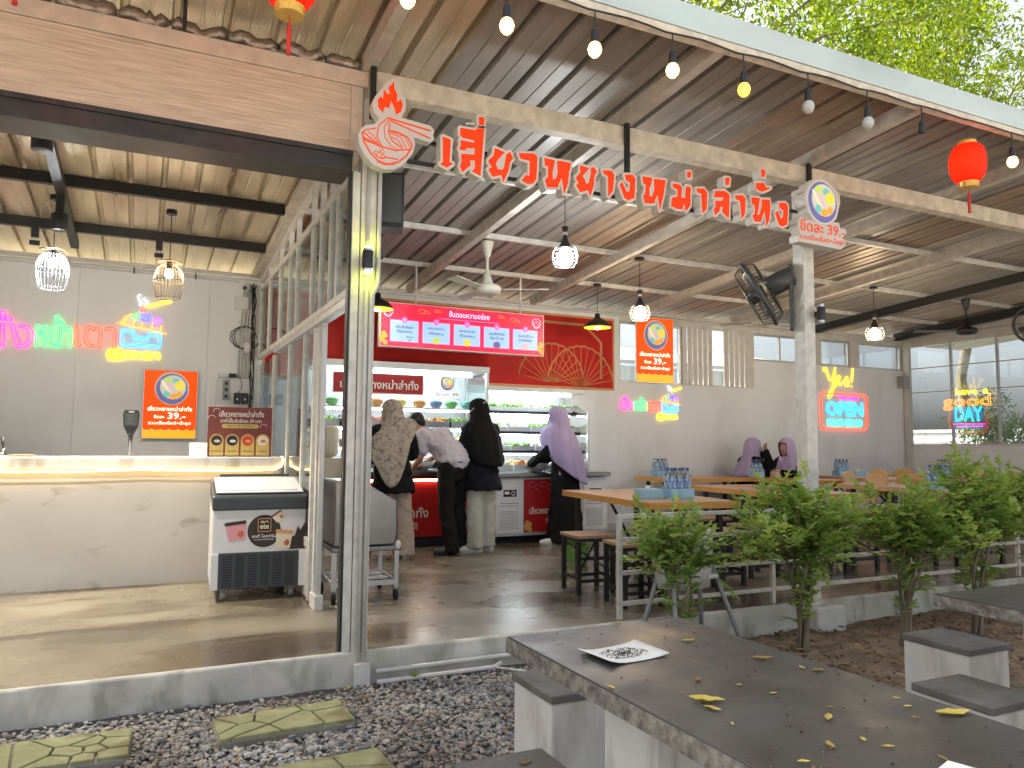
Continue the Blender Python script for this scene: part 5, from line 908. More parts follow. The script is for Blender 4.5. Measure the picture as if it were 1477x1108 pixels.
bt = thing('water_bottle', 'clear water bottle with blue label on the first dining table', 'bottle', (0, 0, 0), 0, 'water bottles on the tables')
obj('bottle_body', MB().lathe([(.028, 0), (.031, .008), (.03, .05), (.031, .1), (.03, .15), (.026, .175), (.013, .2), (.012, .212)], n=14), 'bottle_clear', bt, smooth=True); obj('label', MB().lathe([(.0315, .07), (.0318, .072), (.0318, .14), (.0315, .142)], n=14), 'bottle_label', bt, smooth=True); obj('cap', MB().cyl((0, 0, .205), (0, 0, .228), .0145, n=12), 'bottle_cap', bt); obj('water', MB().cyl((0, 0, .004), (0, 0, .165), .0265, n=12), 'bottle_clear', bt)
first = [True]
def bottles(x, y, z, nx, ny, rz, lab, tissue, wrap=True):
    c, s = math.cos(rz), math.sin(rz)
    for i in range(nx):
        for j in range(ny):
            dx, dy = (i - (nx - 1) / 2) * .067, (j - (ny - 1) / 2) * .067; p = (x + dx * c - dy * s, y + dx * s + dy * c, z + .012)
            if first[0]: at_(bt, p, rz); bt['label'] = 'clear water bottle with blue label ' + lab; first[0] = False
            else: dup(bt, p, rz, 'clear water bottle with blue label ' + lab)
    if wrap:
        w_, d_ = nx * .034 + .006, ny * .034 + .006
        tr_ = thing('bottle_crate', 'low blue plastic bottle crate ' + lab, 'crate', (x, y, z), rz); obj('crate', MB().box(-w_, w_, -d_, d_, 0, .01).box(-w_, w_, -d_, -d_ + .004, .01, .08).box(-w_, w_, d_ - .004, d_, .01, .08).box(-w_, -w_ + .004, -d_ + .004, d_ - .004, .01, .08).box(w_ - .004, w_, -d_ + .004, d_ - .004, .01, .08), 'pack_blue', tr_, bevel=.002)
    if tissue:
        tb = thing('tissue_box', tissue[1] + ' tissue box ' + lab, 'tissue box', (x + tissue[2], y + tissue[3], z), rz); obj('box', MB().box(-.1, .1, -.055, .055, 0, .075), tissue[0], tb, bevel=.004); obj('tissue', MB().add([(-.03, 0, .075), (.03, .005, .075), (.02, .0, .1), (-.02, .01, .105)], [(0, 1, 2, 3)]), 'paper', tb, solid=.002)
bottles(3.86, 4.97, .735, 3, 2, -.11, 'on the first dining table', ('tissue_blue', 'pale blue', -.25, .04)); bottles(6.35, 8.55, .735, 3, 2, 0, 'on the wall table', ('tissue_beige', 'beige', .28, -.05)); bottles(7.5, 7.95, .735, 2, 2, -.1, 'beside the seated people', ('tissue_beige', 'beige', .3, -.1))
bottles(7.4, 5.25, .735, 3, 2, -.1, 'on the nearest pale table', None); bottles(9.05, 7.9, .735, 3, 2, -.1, 'below the neon opening hours', ('tissue_blue', 'blue patterned', .22, -.1)); bottles(10.85, 7.6, .735, 3, 2, -.1, 'on the window table', None); bottles(9.45, 5.45, .735, 3, 2, -.1, 'on the pale table toward the windows', None)
tag(obj('paper_cup', MB().lathe([(.028, 0), (.038, .11), (.04, .112), (.0, .112)], c=(7.98, 7.62, .737), n=14), 'white_plastic', smooth=True), 'white paper cup before the seated person drinking', 'cup')

# ------------------------------------------------------------------ railing, high chair, planter crate
rl = thing('railing', 'low white tubular railing along the front of the hall', 'railing', (2.9, 4.36, 0))
for x in (0, 1.35, 2.9, 4.3, 5.9): obj('post', MB().box(x - .016, x + .016, -.016, .016, 0, .69), 'white_steel', rl, bevel=.003)
for z in (.675, .52, .3, .1):
    for a, b in ((0, 1.35), (1.35, 2.9), (2.9, 4.3), (4.3, 5.9)): obj('rail', MB().box(a + .017, b - .017, -.013, .013, z - .014, z + .014), 'white_steel', rl, bevel=.003)
hc = thing('high_chair', 'white plastic high chair on splayed grey tube legs', 'high chair', (3.2, 3.98, -.17), math.pi + .15)
for sx in (-1, 1):
    for y0, y1 in ((-.1, -.2), (.0, .16)): obj('leg', MB().tube([(sx * .17, y0, .58), (sx * .31, y1, 0)], .015, 8), 'grey_tube', hc, smooth=True)
sv = []
for i in range(9):
    a = math.pi * i / 8; sv += [(.2 * math.cos(a), -.1 + .16 * math.sin(a), .42), (.23 * math.cos(a), -.12 + .2 * math.sin(a), .58), (.2 * math.cos(a), -.12 + .23 * math.sin(a), .68 + .12 * math.sin(a))]
obj('seat_shell', MB().add(sv, [(i * 3 + j, i * 3 + 3 + j, i * 3 + 4 + j, i * 3 + 1 + j) for i in range(8) for j in range(2)]), 'white_plastic', hc, smooth=True, solid=.012); obj('seat', MB().box(-.19, .19, -.15, .06, .47, .5), 'white_plastic', hc, bevel=.012)
obj('tray', MB().box(-.2, .2, -.3, -.12, .6, .63), 'white_plastic', hc, bevel=.012); obj('cross_tube', MB().tube([(-.26, -.16, .2), (.26, -.16, .2)], .012, 8), 'grey_tube', hc, smooth=True)
pt = thing('planter_basket', 'dark green leafy basket on the floor behind the first stool', 'planter', (3.95, 6.7, 0)); obj('basket', MB().lathe([(.1, 0), (.13, .16), (.12, .16), (.09, .01)], n=16), 'food_green', pt); 

# ------------------------------------------------------------------ people: one continuous body each, clothes as children
def hand(g, wr, d, side, s=1.0, curl=.6):
    wr, d = V(wr), V(d).normalized(); a = V(side); a = (a - d * a.dot(d)).normalized(); n = d.cross(a)
    g.limb([wr, wr + d * .045 * s], [.024 * s, .03 * s], 8); g.ell(wr + d * .06 * s, (.036 * s, .036 * s, .036 * s), None, 8, 6)
    for k, (o, L_) in enumerate(((-.027, .062), (-.009, .074), (.009, .07), (.026, .055))):
        p = wr + d * .078 * s + a * o * s; q = p + (d * math.cos(curl * .5) + n * math.sin(curl * .5)) * L_ * .5 * s; r = q + (d * math.cos(curl * 1.5) + n * math.sin(curl * 1.5)) * L_ * .5 * s
        g.limb([p, q, r], [.0105 * s, .0095 * s, .008 * s], 6)
    p = wr + d * .03 * s - a * .028 * s; q = p + (d * .7 - a * .6 + n * .3) * .036 * s; g.limb([p, q, q + (d * .9 + n * .4) * .03 * s], [.013 * s, .011 * s, .009 * s], 6)
def head(g, c, R, s=1.0):
    c = V(c); P = lambda x, y, z: c + R @ (V((x, y, z)) * s)
    g.ell(P(0, -.01, .03), (.075 * s, .095 * s, .088 * s), R, 14, 10); g.ell(P(0, .02, -.04), (.058 * s, .07 * s, .07 * s), R, 12, 8); g.ell(P(0, .045, -.085), (.03 * s, .03 * s, .025 * s), R, 8, 6)
    g.limb([P(0, .085, .015), P(0, .108, -.022)], [.011 * s, .016 * s], 8); g.ell(P(0, .088, -.055), (.026 * s, .012 * s, .009 * s), R, 8, 6)
    for sx in (-1, 1): g.ell(P(sx * .078, -.012, -.005), (.01 * s, .022 * s, .033 * s), R, 8, 6); g.ell(P(sx * .032, .07, .022), (.022 * s, .018 * s, .009 * s), R, 8, 6)
def face_parts(t, c, R, s=1.0):
    for sx in (-1, 1): obj('eye', MB().ell(V(c) + R @ (V((sx * .03, .078, .008)) * s), .0105 * s, None, 8, 6), 'ink_white', t, smooth=True); obj('pupil', MB().ell(V(c) + R @ (V((sx * .03, .087, .008)) * s), .0055 * s, None, 8, 6), 'ink', t, smooth=True)
def drape(rings, hem, folds=(9, .03), face=None, seed=0, n=48):
    rr = random.Random(seed); ph = rr.uniform(0, 6); g = MB(); vs = []; K = len(rings)
    for i, (z, cx, cy, rx, ry) in enumerate(rings):
        t = i / (K - 1)
        for j in range(n):
            a = 2 * math.pi * j / n; f = 1 + folds[1] * t * (math.sin(folds[0] * a + ph) + .6 * math.sin((folds[0] * 1.7 // 1) * a + ph * 2 + 3 * t)); zz = z
            if hem: zz = z + hem(a) * max(0, (t - .45) / .55)
            vs.append((cx + rx * f * math.cos(a), cy + ry * f * math.sin(a), zz))
    fs = []
    for i in range(K - 1):
        for j in range(n):
            q = (i * n + j, i * n + (j + 1) % n, (i + 1) * n + (j + 1) % n, (i + 1) * n + j)
            if face:
                c = sum((V(vs[k]) for k in q), V()) / 4; a = math.atan2(c.y - rings[i][2], c.x - rings[i][1])
                if face[0] < c.z < face[1] and abs((a - math.pi / 2 + math.pi) % (2 * math.pi) - math.pi) < face[2]: continue
            fs.append(q)
    fs.append(tuple(range(n))); return g.add(vs, fs)
I3 = Matrix.Identity(3)
def rotz(a): return Matrix.Rotation(a, 3, 'Z')
def shoes(t, feet, m, ang=0):
    for (x, y), a in zip(feet, ang if isinstance(ang, (list, tuple)) else (ang, ang)):
        R = rotz(a); P = lambda u, v, z: V((x, y, 0)) + R @ V((u, v, z))
        sh = MB().ell(P(0, -.03, .04), (.042, .055, .042), R, 12, 8).limb([P(0, 0, .04), P(0, .1, .032), P(0, .15, .028)], [.042, .042, .034], 12).ell(P(0, -.02, .08), (.038, .042, .03), R)
        o = obj('shoe', sh, m, t, remesh=.011, sm_it=2); obj('sole', MB().prism([(u, v) for u, v in [(.036 * math.cos(k), .05 + .125 * math.sin(k)) for k in [i * .39 for i in range(16)]]], .001, .016, lambda u, v, d: tuple(P(u, v, d))), 'shoe_white' if m == 'shoe_white' else 'rubber', o)
def body(t, J, hR, hs=1.0, hands=True):
    g = MB(); g.limb([J['pelvis'], J['waist'], J['chest']], [.12, .11, .125]); g.limb([J['chest'], J['neck'], J['head']], [.08, .05, .055]); head(g, J['head'], hR, hs)
    for s_ in 'lr':
        g.limb([J['sh' + s_], J['el' + s_], J['wr' + s_]], [.05, .04, .026]); g.limb([J['chest'], J['sh' + s_]], [.07, .05])
        g.limb([J['pelvis'], J['hip' + s_], J['kn' + s_], J['an' + s_]], [.1, .08, .055, .037])
        hd = J.get('hd' + s_); dd = V(J['wr' + s_]) - V(J['el' + s_]); hand(g, J['wr' + s_], hd or dd, (1 if s_ == 'r' else -1, .2, 0), .95)
    obj('body', g, 'skin', t, remesh=.0095, sm_it=2)
def person(lab, loc, rz): return thing('person', lab, 'person', loc, rz)
def mk(**k): return {a: V(b) for a, b in k.items()}

# floral headscarf, black jacket
p = person('person in a floral beige headscarf, black jacket and beige trousers at the case', (2.3, 7.55, 0), .1)
J = mk(pelvis=(0, 0, .86), waist=(0, 0, 1.0), chest=(0, .02, 1.2), neck=(0, .03, 1.34), head=(0, .06, 1.47), shl=(-.16, .02, 1.28), shr=(.16, .02, 1.28), ell=(-.21, .03, 1.03), elr=(.23, .02, 1.05), wrl=(-.12, .2, .98), wrr=(.14, .2, 1.0), hipl=(-.085, 0, .84), hipr=(.085, 0, .84), knl=(-.1, .02, .45), knr=(.11, 0, .45), anl=(-.1, 0, .08), anr=(.13, -.04, .08))
body(p, J, rotz(-.3)); face_parts(p, J['head'], rotz(-.3))
g = MB().loft([(1.33, 0, .03, .07, .06), (1.29, 0, .02, .15, .09), (1.2, 0, .015, .165, .12), (1.05, 0, .01, .165, .135), (.9, 0, 0, .185, .16), (.75, 0, -.005, .21, .185), (.66, 0, -.005, .222, .195)])
for s_ in 'lr': g.limb([J['sh' + s_], J['el' + s_], J['wr' + s_]], [.075, .07, .05])
obj('jacket', g, 'cloth_black', p, remesh=.014, sm_it=2, fold=(.05, .08))
g = MB()
for s_ in 'lr': g.limb([J['hip' + s_] + V((0, 0, -.02)), J['kn' + s_], J['an' + s_] + V((0, 0, .05))], [.095, .098, .1]).cyl(J['an' + s_] + V((0, 0, .06)), J['an' + s_] + V((0, 0, -.045)), .1, .105)
obj('trousers', g, 'cloth_beige', p, remesh=.013, sm_it=2, fold=(.03, .07)); shoes(p, ((-.1, .02), (.13, -.03)), 'shoe_white', (.1, -.5))
obj('headscarf', drape([(1.605, 0, .05, .02, .03), (1.59, 0, .05, .07, .08), (1.54, 0, .05, .1, .115), (1.47, 0, .04, .108, .12), (1.39, 0, .03, .105, .11), (1.34, 0, .015, .15, .14), (1.27, 0, .01, .235, .185), (1.17, -.02, .0, .255, .205), (1.06, -.04, -.01, .245, .205)], lambda a: -.34 * max(0, math.sin(-a - .25)) ** 4 + .26 * max(0, math.cos(a)) ** 1.5 - .02, (9, .04), (1.4, 1.56, .6), 1), 'cloth_floral', p, smooth=True, solid=.006, sub=1)

# white shirt, leaning in
p = person('person in white short sleeved shirt and black trousers bending over the case', (3.0, 7.68, 0), .45)
J = mk(pelvis=(0, 0, .93), waist=(0, .08, 1.05), chest=(-.02, .25, 1.2), neck=(-.09, .34, 1.29), head=(-.15, .42, 1.36), shl=(-.18, .27, 1.24), shr=(.15, .27, 1.26), ell=(-.2, .3, .99), elr=(.2, .42, 1.03), wrl=(-.14, .45, .9), wrr=(.05, .5, .93), hipl=(-.09, 0, .9), hipr=(.09, 0, .9), knl=(-.1, 0, .48), knr=(.13, .05, .48), anl=(-.11, -.1, .08), anr=(.15, .02, .08))
hR = rotz(.5) @ Matrix.Rotation(-.6, 3, 'X'); body(p, J, hR); face_parts(p, J['head'], hR)
g = MB().limb([(0, .0, .99), (0, .06, 1.06), (-.02, .21, 1.18), (-.03, .29, 1.22)], [.165, .16, .15, .11]).ell((-.02, .22, 1.18), (.21, .14, .11)).ell((0, .0, .98), (.19, .17, .07))
for s_ in 'lr': g.limb([J['sh' + s_], J['sh' + s_].lerp(J['el' + s_], .62)], [.085, .08])
obj('shirt', g, 'cloth_white', p, remesh=.013, sm_it=3, fold=(.04, .08))
g = MB().limb([(0, .0, .9), (0, 0, .86)], [.14, .14])
for s_ in 'lr': g.limb([J['hip' + s_], J['kn' + s_], J['an' + s_] + V((0, 0, -.01))], [.105, .085, .075]).cyl(J['an' + s_] + V((0, 0, .06)), J['an' + s_] + V((0, 0, -.04)), .075, .078)
obj('trousers', g, 'cloth_trouser_black', p, remesh=.013, sm_it=2, fold=(.028, .07)); shoes(p, ((-.11, -.08), (.15, .03)), 'shoe_dark', (.6, .2))
obj('belt', MB().tube([(.152 * math.cos(2 * math.pi * k / 24), .01 + .152 * math.sin(2 * math.pi * k / 24), .965) for k in range(24)], .014, 6, True), 'cloth_black', p, smooth=True)
hg = MB().ell(J['head'] + hR @ V((0, -.025, .045)), (.086, .1, .085), hR, 16, 10).ell(J['head'] + hR @ V((0, .05, .09)), (.07, .05, .03), hR, 12, 8).ell(J['head'] + hR @ V((0, -.07, -.01)), (.07, .05, .06), hR, 12, 8)
obj('hair', hg, 'hair', p, remesh=.01, sm_it=1, fold=(.012, .02))

# black headscarf, navy jacket
p = person('person in black headscarf, long black jacket and stone trousers at the case', (3.34, 7.7, 0), .25)
J = mk(pelvis=(0, 0, .88), waist=(0, 0, 1.02), chest=(0, .02, 1.23), neck=(0, .03, 1.38), head=(-.01, .06, 1.51), shl=(-.16, .02, 1.31), shr=(.16, .02, 1.31), ell=(-.2, .08, 1.06), elr=(.21, .02, 1.05), wrl=(-.14, .28, 1.0), wrr=(.12, .2, .95), hipl=(-.085, 0, .86), hipr=(.085, 0, .86), knl=(-.09, .0, .46), knr=(.1, .02, .46), anl=(-.09, -.02, .08), anr=(.11, .03, .08))
hR = rotz(.55); body(p, J, hR); face_parts(p, J['head'], hR)
g = MB().loft([(1.36, 0, .03, .07, .06), (1.32, 0, .02, .15, .09), (1.23, 0, .015, .165, .12), (1.08, 0, .01, .17, .135), (.92, 0, 0, .185, .16), (.76, 0, -.005, .215, .185), (.66, 0, -.005, .235, .2)])
for s_ in 'lr': g.limb([J['sh' + s_], J['el' + s_], J['wr' + s_]], [.085, .075, .055])
obj('jacket', g, 'cloth_navy', p, remesh=.014, sm_it=2, fold=(.05, .08))
g = MB()
for s_ in 'lr': g.limb([J['hip' + s_] + V((0, 0, -.03)), J['kn' + s_], J['an' + s_] + V((0, 0, .05))], [.095, .096, .092]).cyl(J['an' + s_] + V((0, 0, .06)), J['an' + s_] + V((0, 0, -.035)), .092, .095)
obj('trousers', g, 'cloth_stone', p, remesh=.013, sm_it=2, fold=(.03, .07)); shoes(p, ((-.09, -.03), (.11, .03)), 'shoe_white', (.9, .6))
obj('headscarf', drape([(1.655, -.01, .05, .02, .03), (1.635, -.01, .05, .075, .085), (1.58, -.01, .05, .103, .118), (1.51, 0, .04, .11, .122), (1.43, 0, .03, .105, .11), (1.37, 0, .015, .15, .14), (1.29, 0, .01, .22, .175), (1.14, 0, 0, .235, .2), (1.0, .03, -.02, .22, .2)], lambda a: .1 * math.sin(a), (9, .045), None, 2), 'cloth_black', p, smooth=True, solid=.006, sub=1)
obj('face_mask', MB().ell(J['head'] + hR @ V((0, .085, -.045)), (.055, .04, .05), hR, 12, 8), 'paper', p, smooth=True); obj('mask_strap', MB().tube([J['head'] + hR @ V((-.06, .09, -.03)), J['head'] + hR @ V((-.112, .02, .02)), J['head'] + hR @ V((-.105, -.04, .06)), J['head'] + hR @ V((-.06, -.11, .1))], .004, 5), 'paper', p, smooth=True)

# lavender headscarf, black dress, reaching
p = person('person in long lavender headscarf and black dress picking food with tongs', (4.5, 7.9, 0), .85)
J = mk(pelvis=(0, 0, .86), waist=(0, .01, 1.0), chest=(0, .04, 1.2), neck=(0, .07, 1.34), head=(0, .1, 1.46), shl=(-.13, .05, 1.26), shr=(.13, .05, 1.26), ell=(-.18, .22, 1.03), elr=(.17, .16, 1.03), wrl=(-.05, .4, .93), wrr=(.1, .36, .92), hipl=(-.085, 0, .84), hipr=(.085, 0, .84), knl=(-.09, .03, .45), knr=(.09, 0, .45), anl=(-.12, .06, .08), anr=(.1, -.03, .08))
hR = rotz(.2) @ Matrix.Rotation(-.25, 3, 'X'); body(p, J, hR); face_parts(p, J['head'], hR)
g = MB().limb([(0, 0, .5), (0, 0, .85), (0, .02, 1.1), (0, .05, 1.22)], [.175, .165, .145, .1]).cyl((0, 0, .55), (0, 0, .03), .175, .23, 20)
for s_ in 'lr': g.limb([J['sh' + s_], J['el' + s_], J['wr' + s_]], [.05, .065, .055])
obj('dress', g, 'cloth_black', p, remesh=.016, sm_it=4, fold=(.04, .12)); shoes(p, ((-.13, .1), (.1, -.0)), 'shoe_white', (.5, .2))
obj('headscarf', drape([(1.61, 0, .09, .02, .03), (1.59, 0, .09, .075, .085), (1.54, 0, .09, .105, .12), (1.46, 0, .08, .112, .125), (1.38, 0, .06, .115, .115), (1.32, 0, .05, .18, .17), (1.21, 0, .05, .25, .24), (1.05, .01, .04, .265, .27), (.88, .02, .0, .25, .26)], lambda a: -.2 * max(0, math.sin(-a)) + .22 * max(0, math.sin(a)), (11, .055), (1.39, 1.53, .55), 3), 'cloth_lavender', p, smooth=True, solid=.006, sub=1)
obj('face_mask', MB().ell(J['head'] + hR @ V((0, .085, -.045)), (.055, .04, .05), hR, 12, 8), 'cloth_lavender', p, smooth=True)
tg = thing('food_tongs', 'dark food tongs held over the white mixing bowl', 'tongs', (4.05, 8.2, .98)); obj('arm', MB().tube([(.06, -.0, -.02), (-.06, .03, .0)], .005, 5), 'black_plastic', tg); obj('arm', MB().tube([(.06, .0, -.025), (-.05, .0, -.05)], .005, 5), 'black_plastic', tg)

# seated, lavender, holding a drink to the face
def seated(lab, loc, rz, lean, hR, arms, scarf_seed, sitz=.0):
    p = person(lab, loc, rz); L_ = lean
    J = mk(pelvis=(0, 0, .55), waist=(0, .03 + L_ * .2, .68), chest=(0, .05 + L_ * .6, .87), neck=(0, .07 + L_ * .85, 1.0), head=(0, .1 + L_, 1.12), shl=(-.16, .05 + L_ * .65, .94), shr=(.16, .05 + L_ * .65, .94), hipl=(-.09, 0, .53), hipr=(.09, 0, .53), knl=(-.1, .4, .5), knr=(.1, .4, .5), anl=(-.1, .38, .08), anr=(.1, .4, .08), **arms)
    body(p, J, hR); face_parts(p, J['head'], hR)
    g = MB().limb([J['pelvis'], J['waist'], J['chest']], [.17, .155, .14])
    for s_ in 'lr': g.limb([J['sh' + s_], J['el' + s_], J['wr' + s_]], [.08, .07, .05]); g.limb([J['hip' + s_], J['kn' + s_], J['an' + s_] + V((0, 0, .06))], [.13, .12, .12])
    obj('dress', g, 'cloth_black', p, remesh=.014, sm_it=2, fold=(.05, .08)); shoes(p, ((-.1, .4), (.1, .42)), 'shoe_white')
    h = J['head']; c = J['chest']
    obj('headscarf', drape([(h.z + .155, 0, h.y - .01, .02, .03), (h.z + .135, 0, h.y - .01, .075, .085), (h.z + .08, 0, h.y - .01, .105, .12), (h.z, 0, h.y - .02, .112, .125), (h.z - .08, 0, h.y - .04, .11, .11), (h.z - .15, 0, (h.y + c.y) / 2 - .02, .16, .14), (h.z - .25, 0, c.y, .25, .22), (h.z - .4, 0, c.y - .02, .265, .24)], lambda a: -.08 * abs(math.sin(a)), (10, .05), (h.z - .07, h.z + .07, .6), scarf_seed), 'cloth_lavender', p, smooth=True, solid=.006, sub=1)
    bn_ = thing('seat_stool', 'wooden stool under the ' + lab.split(' in ')[0].replace('person', 'person') + (' resting both arms' if lean > .1 else ' with raised hands'), 'stool', loc, rz)
    obj('seat', MB().box(-.17, .17, -.17, .17, .395, .42), 'wood_seat', bn_, bevel=.004)
    for sx in (-1, 1):
        for sy in (-1, 1): obj('leg', MB().box(sx * .145 - .016, sx * .145 + .016, sy * .145 - .016, sy * .145 + .016, 0, .395), 'black_steel', bn_)
    return p
seated('person in lavender headscarf raising both hands to the face at the wall', (7.75, 8.42, 0), -1.75, .02, Matrix.Rotation(-.15, 3, 'X'), dict(ell=(-.17, .3, .8), elr=(.2, .28, .82), wrl=(-.07, .28, 1.06), wrr=(.07, .28, 1.07), hdl=(.1, -.1, .9), hdr=(-.1, -.1, .9)), 5)
seated('person in lavender headscarf leaning onto the table beside the hall post', (8.3, 7.95, 0), 1.75, .22, Matrix.Rotation(-.35, 3, 'X'), dict(ell=(-.25, .36, .76), elr=(.25, .36, .76), wrl=(-.08, .5, .79), wrr=(.1, .5, .79)), 6)

# ------------------------------------------------------------------ concrete garden tables and stools
def ctable(loc, sx, sy, lab, ped):
    t = thing('concrete_table', lab, 'table', loc); tp = obj('table_top', MB().box(0, sx, -sy, 0, .685, .735), 'table_terrazzo', t, bevel=.004)
    g = MB(); rr = random.Random(int(sx * 100)); e = .003
    obj('edge_strip', MB().box(-e, -.0005, -sy, 0, .687, .731), 'table_edge', tp); obj('edge_strip', MB().box(-e, sx + e, .0005, e, .687, .731), 'table_edge', tp); obj('edge_strip', MB().box(-e, sx + e, -sy - e, -sy - .0005, .687, .731), 'table_edge', tp)
    for a, b in ped: obj('pedestal', MB().box(.16, sx - .16, a, b, -.03, .684), 'concrete', t, bevel=.008)
ctable((1.04, 2.185, -.175), .66, 1.75, 'long dark concrete garden table with a paper sheet and fallen leaves', ((-.55, -.3), (-1.5, -1.25))); ctable((2.92, 2.11, -.175), .72, 1.6, 'dark concrete garden table beside the shrubs', ((-.5, -.25), (-1.4, -1.15)))
def cstool(loc, sx, sy, lab, rz=0):
    t = thing('concrete_stool', lab, 'stool', loc, rz, 'concrete garden stools'); obj('block', MB().box(0, sx, -sy, 0, -.03, .405), 'concrete', t, bevel=.008); obj('seat_slab', MB().box(-.008, sx + .008, -sy - .008, .008, .4055, .435), 'seat_slab', t, bevel=.005)
cstool((1.35, 2.77, -.175), .26, .31, 'concrete stool with dark seat at the leafy table end'); cstool((.83, 2.06, -.175), .26, .32, 'concrete stool with dark seat and a pale leaf beside the leafy table'); cstool((3.34, 2.58, -.175), .28, .33, 'concrete stool with dark seat at the shrub side table end'); cstool((2.68, 2.03, -.175), .27, .3, 'concrete stool with dark seat between the two garden tables')
tag(obj('loose_brick', MB().box(4.55, 4.85, 3.3, 3.42, -.2, -.11), 'step_base', bevel=.006), 'loose concrete block lying in the soil behind the stool', 'block')
ZT = .5605
pp = thing('paper_sheet', 'curled white paper sheet with seeds drying on the leafy table', 'paper', (1.25, 1.86, ZT), .1)
g = MB(); n = 8
vs = [(-.105 + .21 * i / n, -.075 + .15 * j / n, .0015 + .012 * (abs(i / n - .5) * 2) ** 3 * (1 if i < n / 2 else .6) + .004 * (j / n) * (i / n)) for j in range(n + 1) for i in range(n + 1)]
g.add(vs, [(j * (n + 1) + i, j * (n + 1) + i + 1, (j + 1) * (n + 1) + i + 1, (j + 1) * (n + 1) + i) for j in range(n) for i in range(n)]); obj('sheet', g, 'paper', pp, smooth=True, solid=.0008)
rr = random.Random(5); g = MB()
for k in range(330):
    a, r = rr.uniform(0, 6.28), rr.uniform(0, 1) ** .7; g.ell((r * .08 * math.cos(a), r * .05 * math.sin(a), .0045 + rr.uniform(0, .002)), (rr.uniform(.0016, .003), .0013, .0013), rotz(rr.uniform(0, 3)), 5, 3)
obj('seeds', g, 'dark_disc', pp, kind='stuff')
p2 = thing('paper_sheet', 'second white paper sheet at the near end of the leafy table', 'paper', (1.34, .9, ZT), .3); obj('sheet', MB().box(-.08, .08, -.1, .07, .0005, .0015), 'paper', p2)
def leaf_thing(x, y, s, rz, lab, tilt=.0, z=ZT):
    rr = random.Random(int(x * 991 + y * 77)); g = MB(); K = 7; vs = []
    for i in range(K):
        t = i / (K - 1); w_ = .2 * s * math.sin(math.pi * min(1, t * .93 + .05)) ** .8 * (1 + rr.uniform(-.15, .15)); zz = .0015 + s * .35 * (t - .5) ** 2 * rr.uniform(.2, 1.3)
        vs += [((t - .5) * s, w_, zz + w_ * .45), ((t - .5) * s, 0, zz), ((t - .5) * s, -w_, zz + w_ * rr.uniform(.2, .7))]
    g.add(vs, [(i * 3 + j, (i + 1) * 3 + j, (i + 1) * 3 + j + 1, i * 3 + j + 1) for i in range(K - 1) for j in range(2)]); g.rnd = [rr.random()] * len(g.v)
    o = tag(obj('fallen_leaf', g, 'fallen_leaf', smooth=True), lab, 'leaf', 'fallen leaves on the leafy table'); o.location = (x, y, z); o.rotation_euler = (0, tilt, rz); return o
LV = [(1.437, 2.175, 0.039), (1.472, 1.961, 0.023), (1.515, 1.905, 0.045), (1.608, 1.997, 0.024), (1.423, 1.983, 0.018), (1.203, 1.447, 0.082), (1.177, 1.398, 0.045), (1.579, 1.663, 0.06), (1.613, 1.554, 0.025), (1.632, 1.517, 0.038), (1.285, 1.582, 0.035), (1.354, 1.508, 0.019), (1.384, 1.425, 0.023), (1.055, 1.625, 0.029), (1.373, 1.251, 0.039), (1.598, 1.227, 0.023), (1.548, 1.172, 0.022), (1.645, 1.151, 0.08), (1.251, 1.138, 0.036), (1.336, 1.13, 0.023), (1.142, 1.1, 0.024), (1.155, 1.309, 0.017), (1.432, 1.298, 0.022), (1.351, 1.084, 0.026), (1.396, 1.001, 0.023), (1.625, 1.278, 0.019)]
for i, (x, y, s_) in enumerate(LV):
    rz = random.Random(i).uniform(0, 6.3); big = s_ > .055
    near = 'beside the seed paper' if (x - 1.25) ** 2 + (y - 1.86) ** 2 < .09 else 'next to the biggest curled leaf' if (x - 1.2) ** 2 + (y - 1.43) ** 2 < .05 else 'toward the second paper sheet' if (x - 1.36) ** 2 + (y - .97) ** 2 < .05 else 'along the shrub side edge' if x > 1.5 else 'in the middle'
    lab = {5: 'largest curled yellow green leaf on the garden table', 7: 'long yellow leaf near the far edge of the garden table', 17: 'long bright yellow leaf beside the right edge of the garden table', 6: 'yellow leaf touching the largest curled leaf on the garden table'}.get(i, ('tiny' if s_ < .025 else 'small') + ' yellow leaf on the dark garden table ' + near)
    leaf_thing(x, y, s_ * 1.0, {5: -.5, 7: -.3, 17: -.35}.get(i, rz), lab)
leaf_thing(1.0, 1.98, .05, .3, 'pale leaf lying on the concrete stool seat', z=.2615)
rr = random.Random(21); g = MB()
for k in range(150):
    x, y = rr.uniform(1.07, 1.68), rr.uniform(.5, 2.15); s_ = rr.uniform(.0015, .005); g.ell((x, y, ZT + .001), (s_, s_ * .6, s_ * .5), rotz(rr.uniform(0, 3)), 5, 3); g.rnd += [rr.random()] * (len(g.v) - len(g.rnd))
obj('table_crumbs', g, 'litter', kind='stuff')

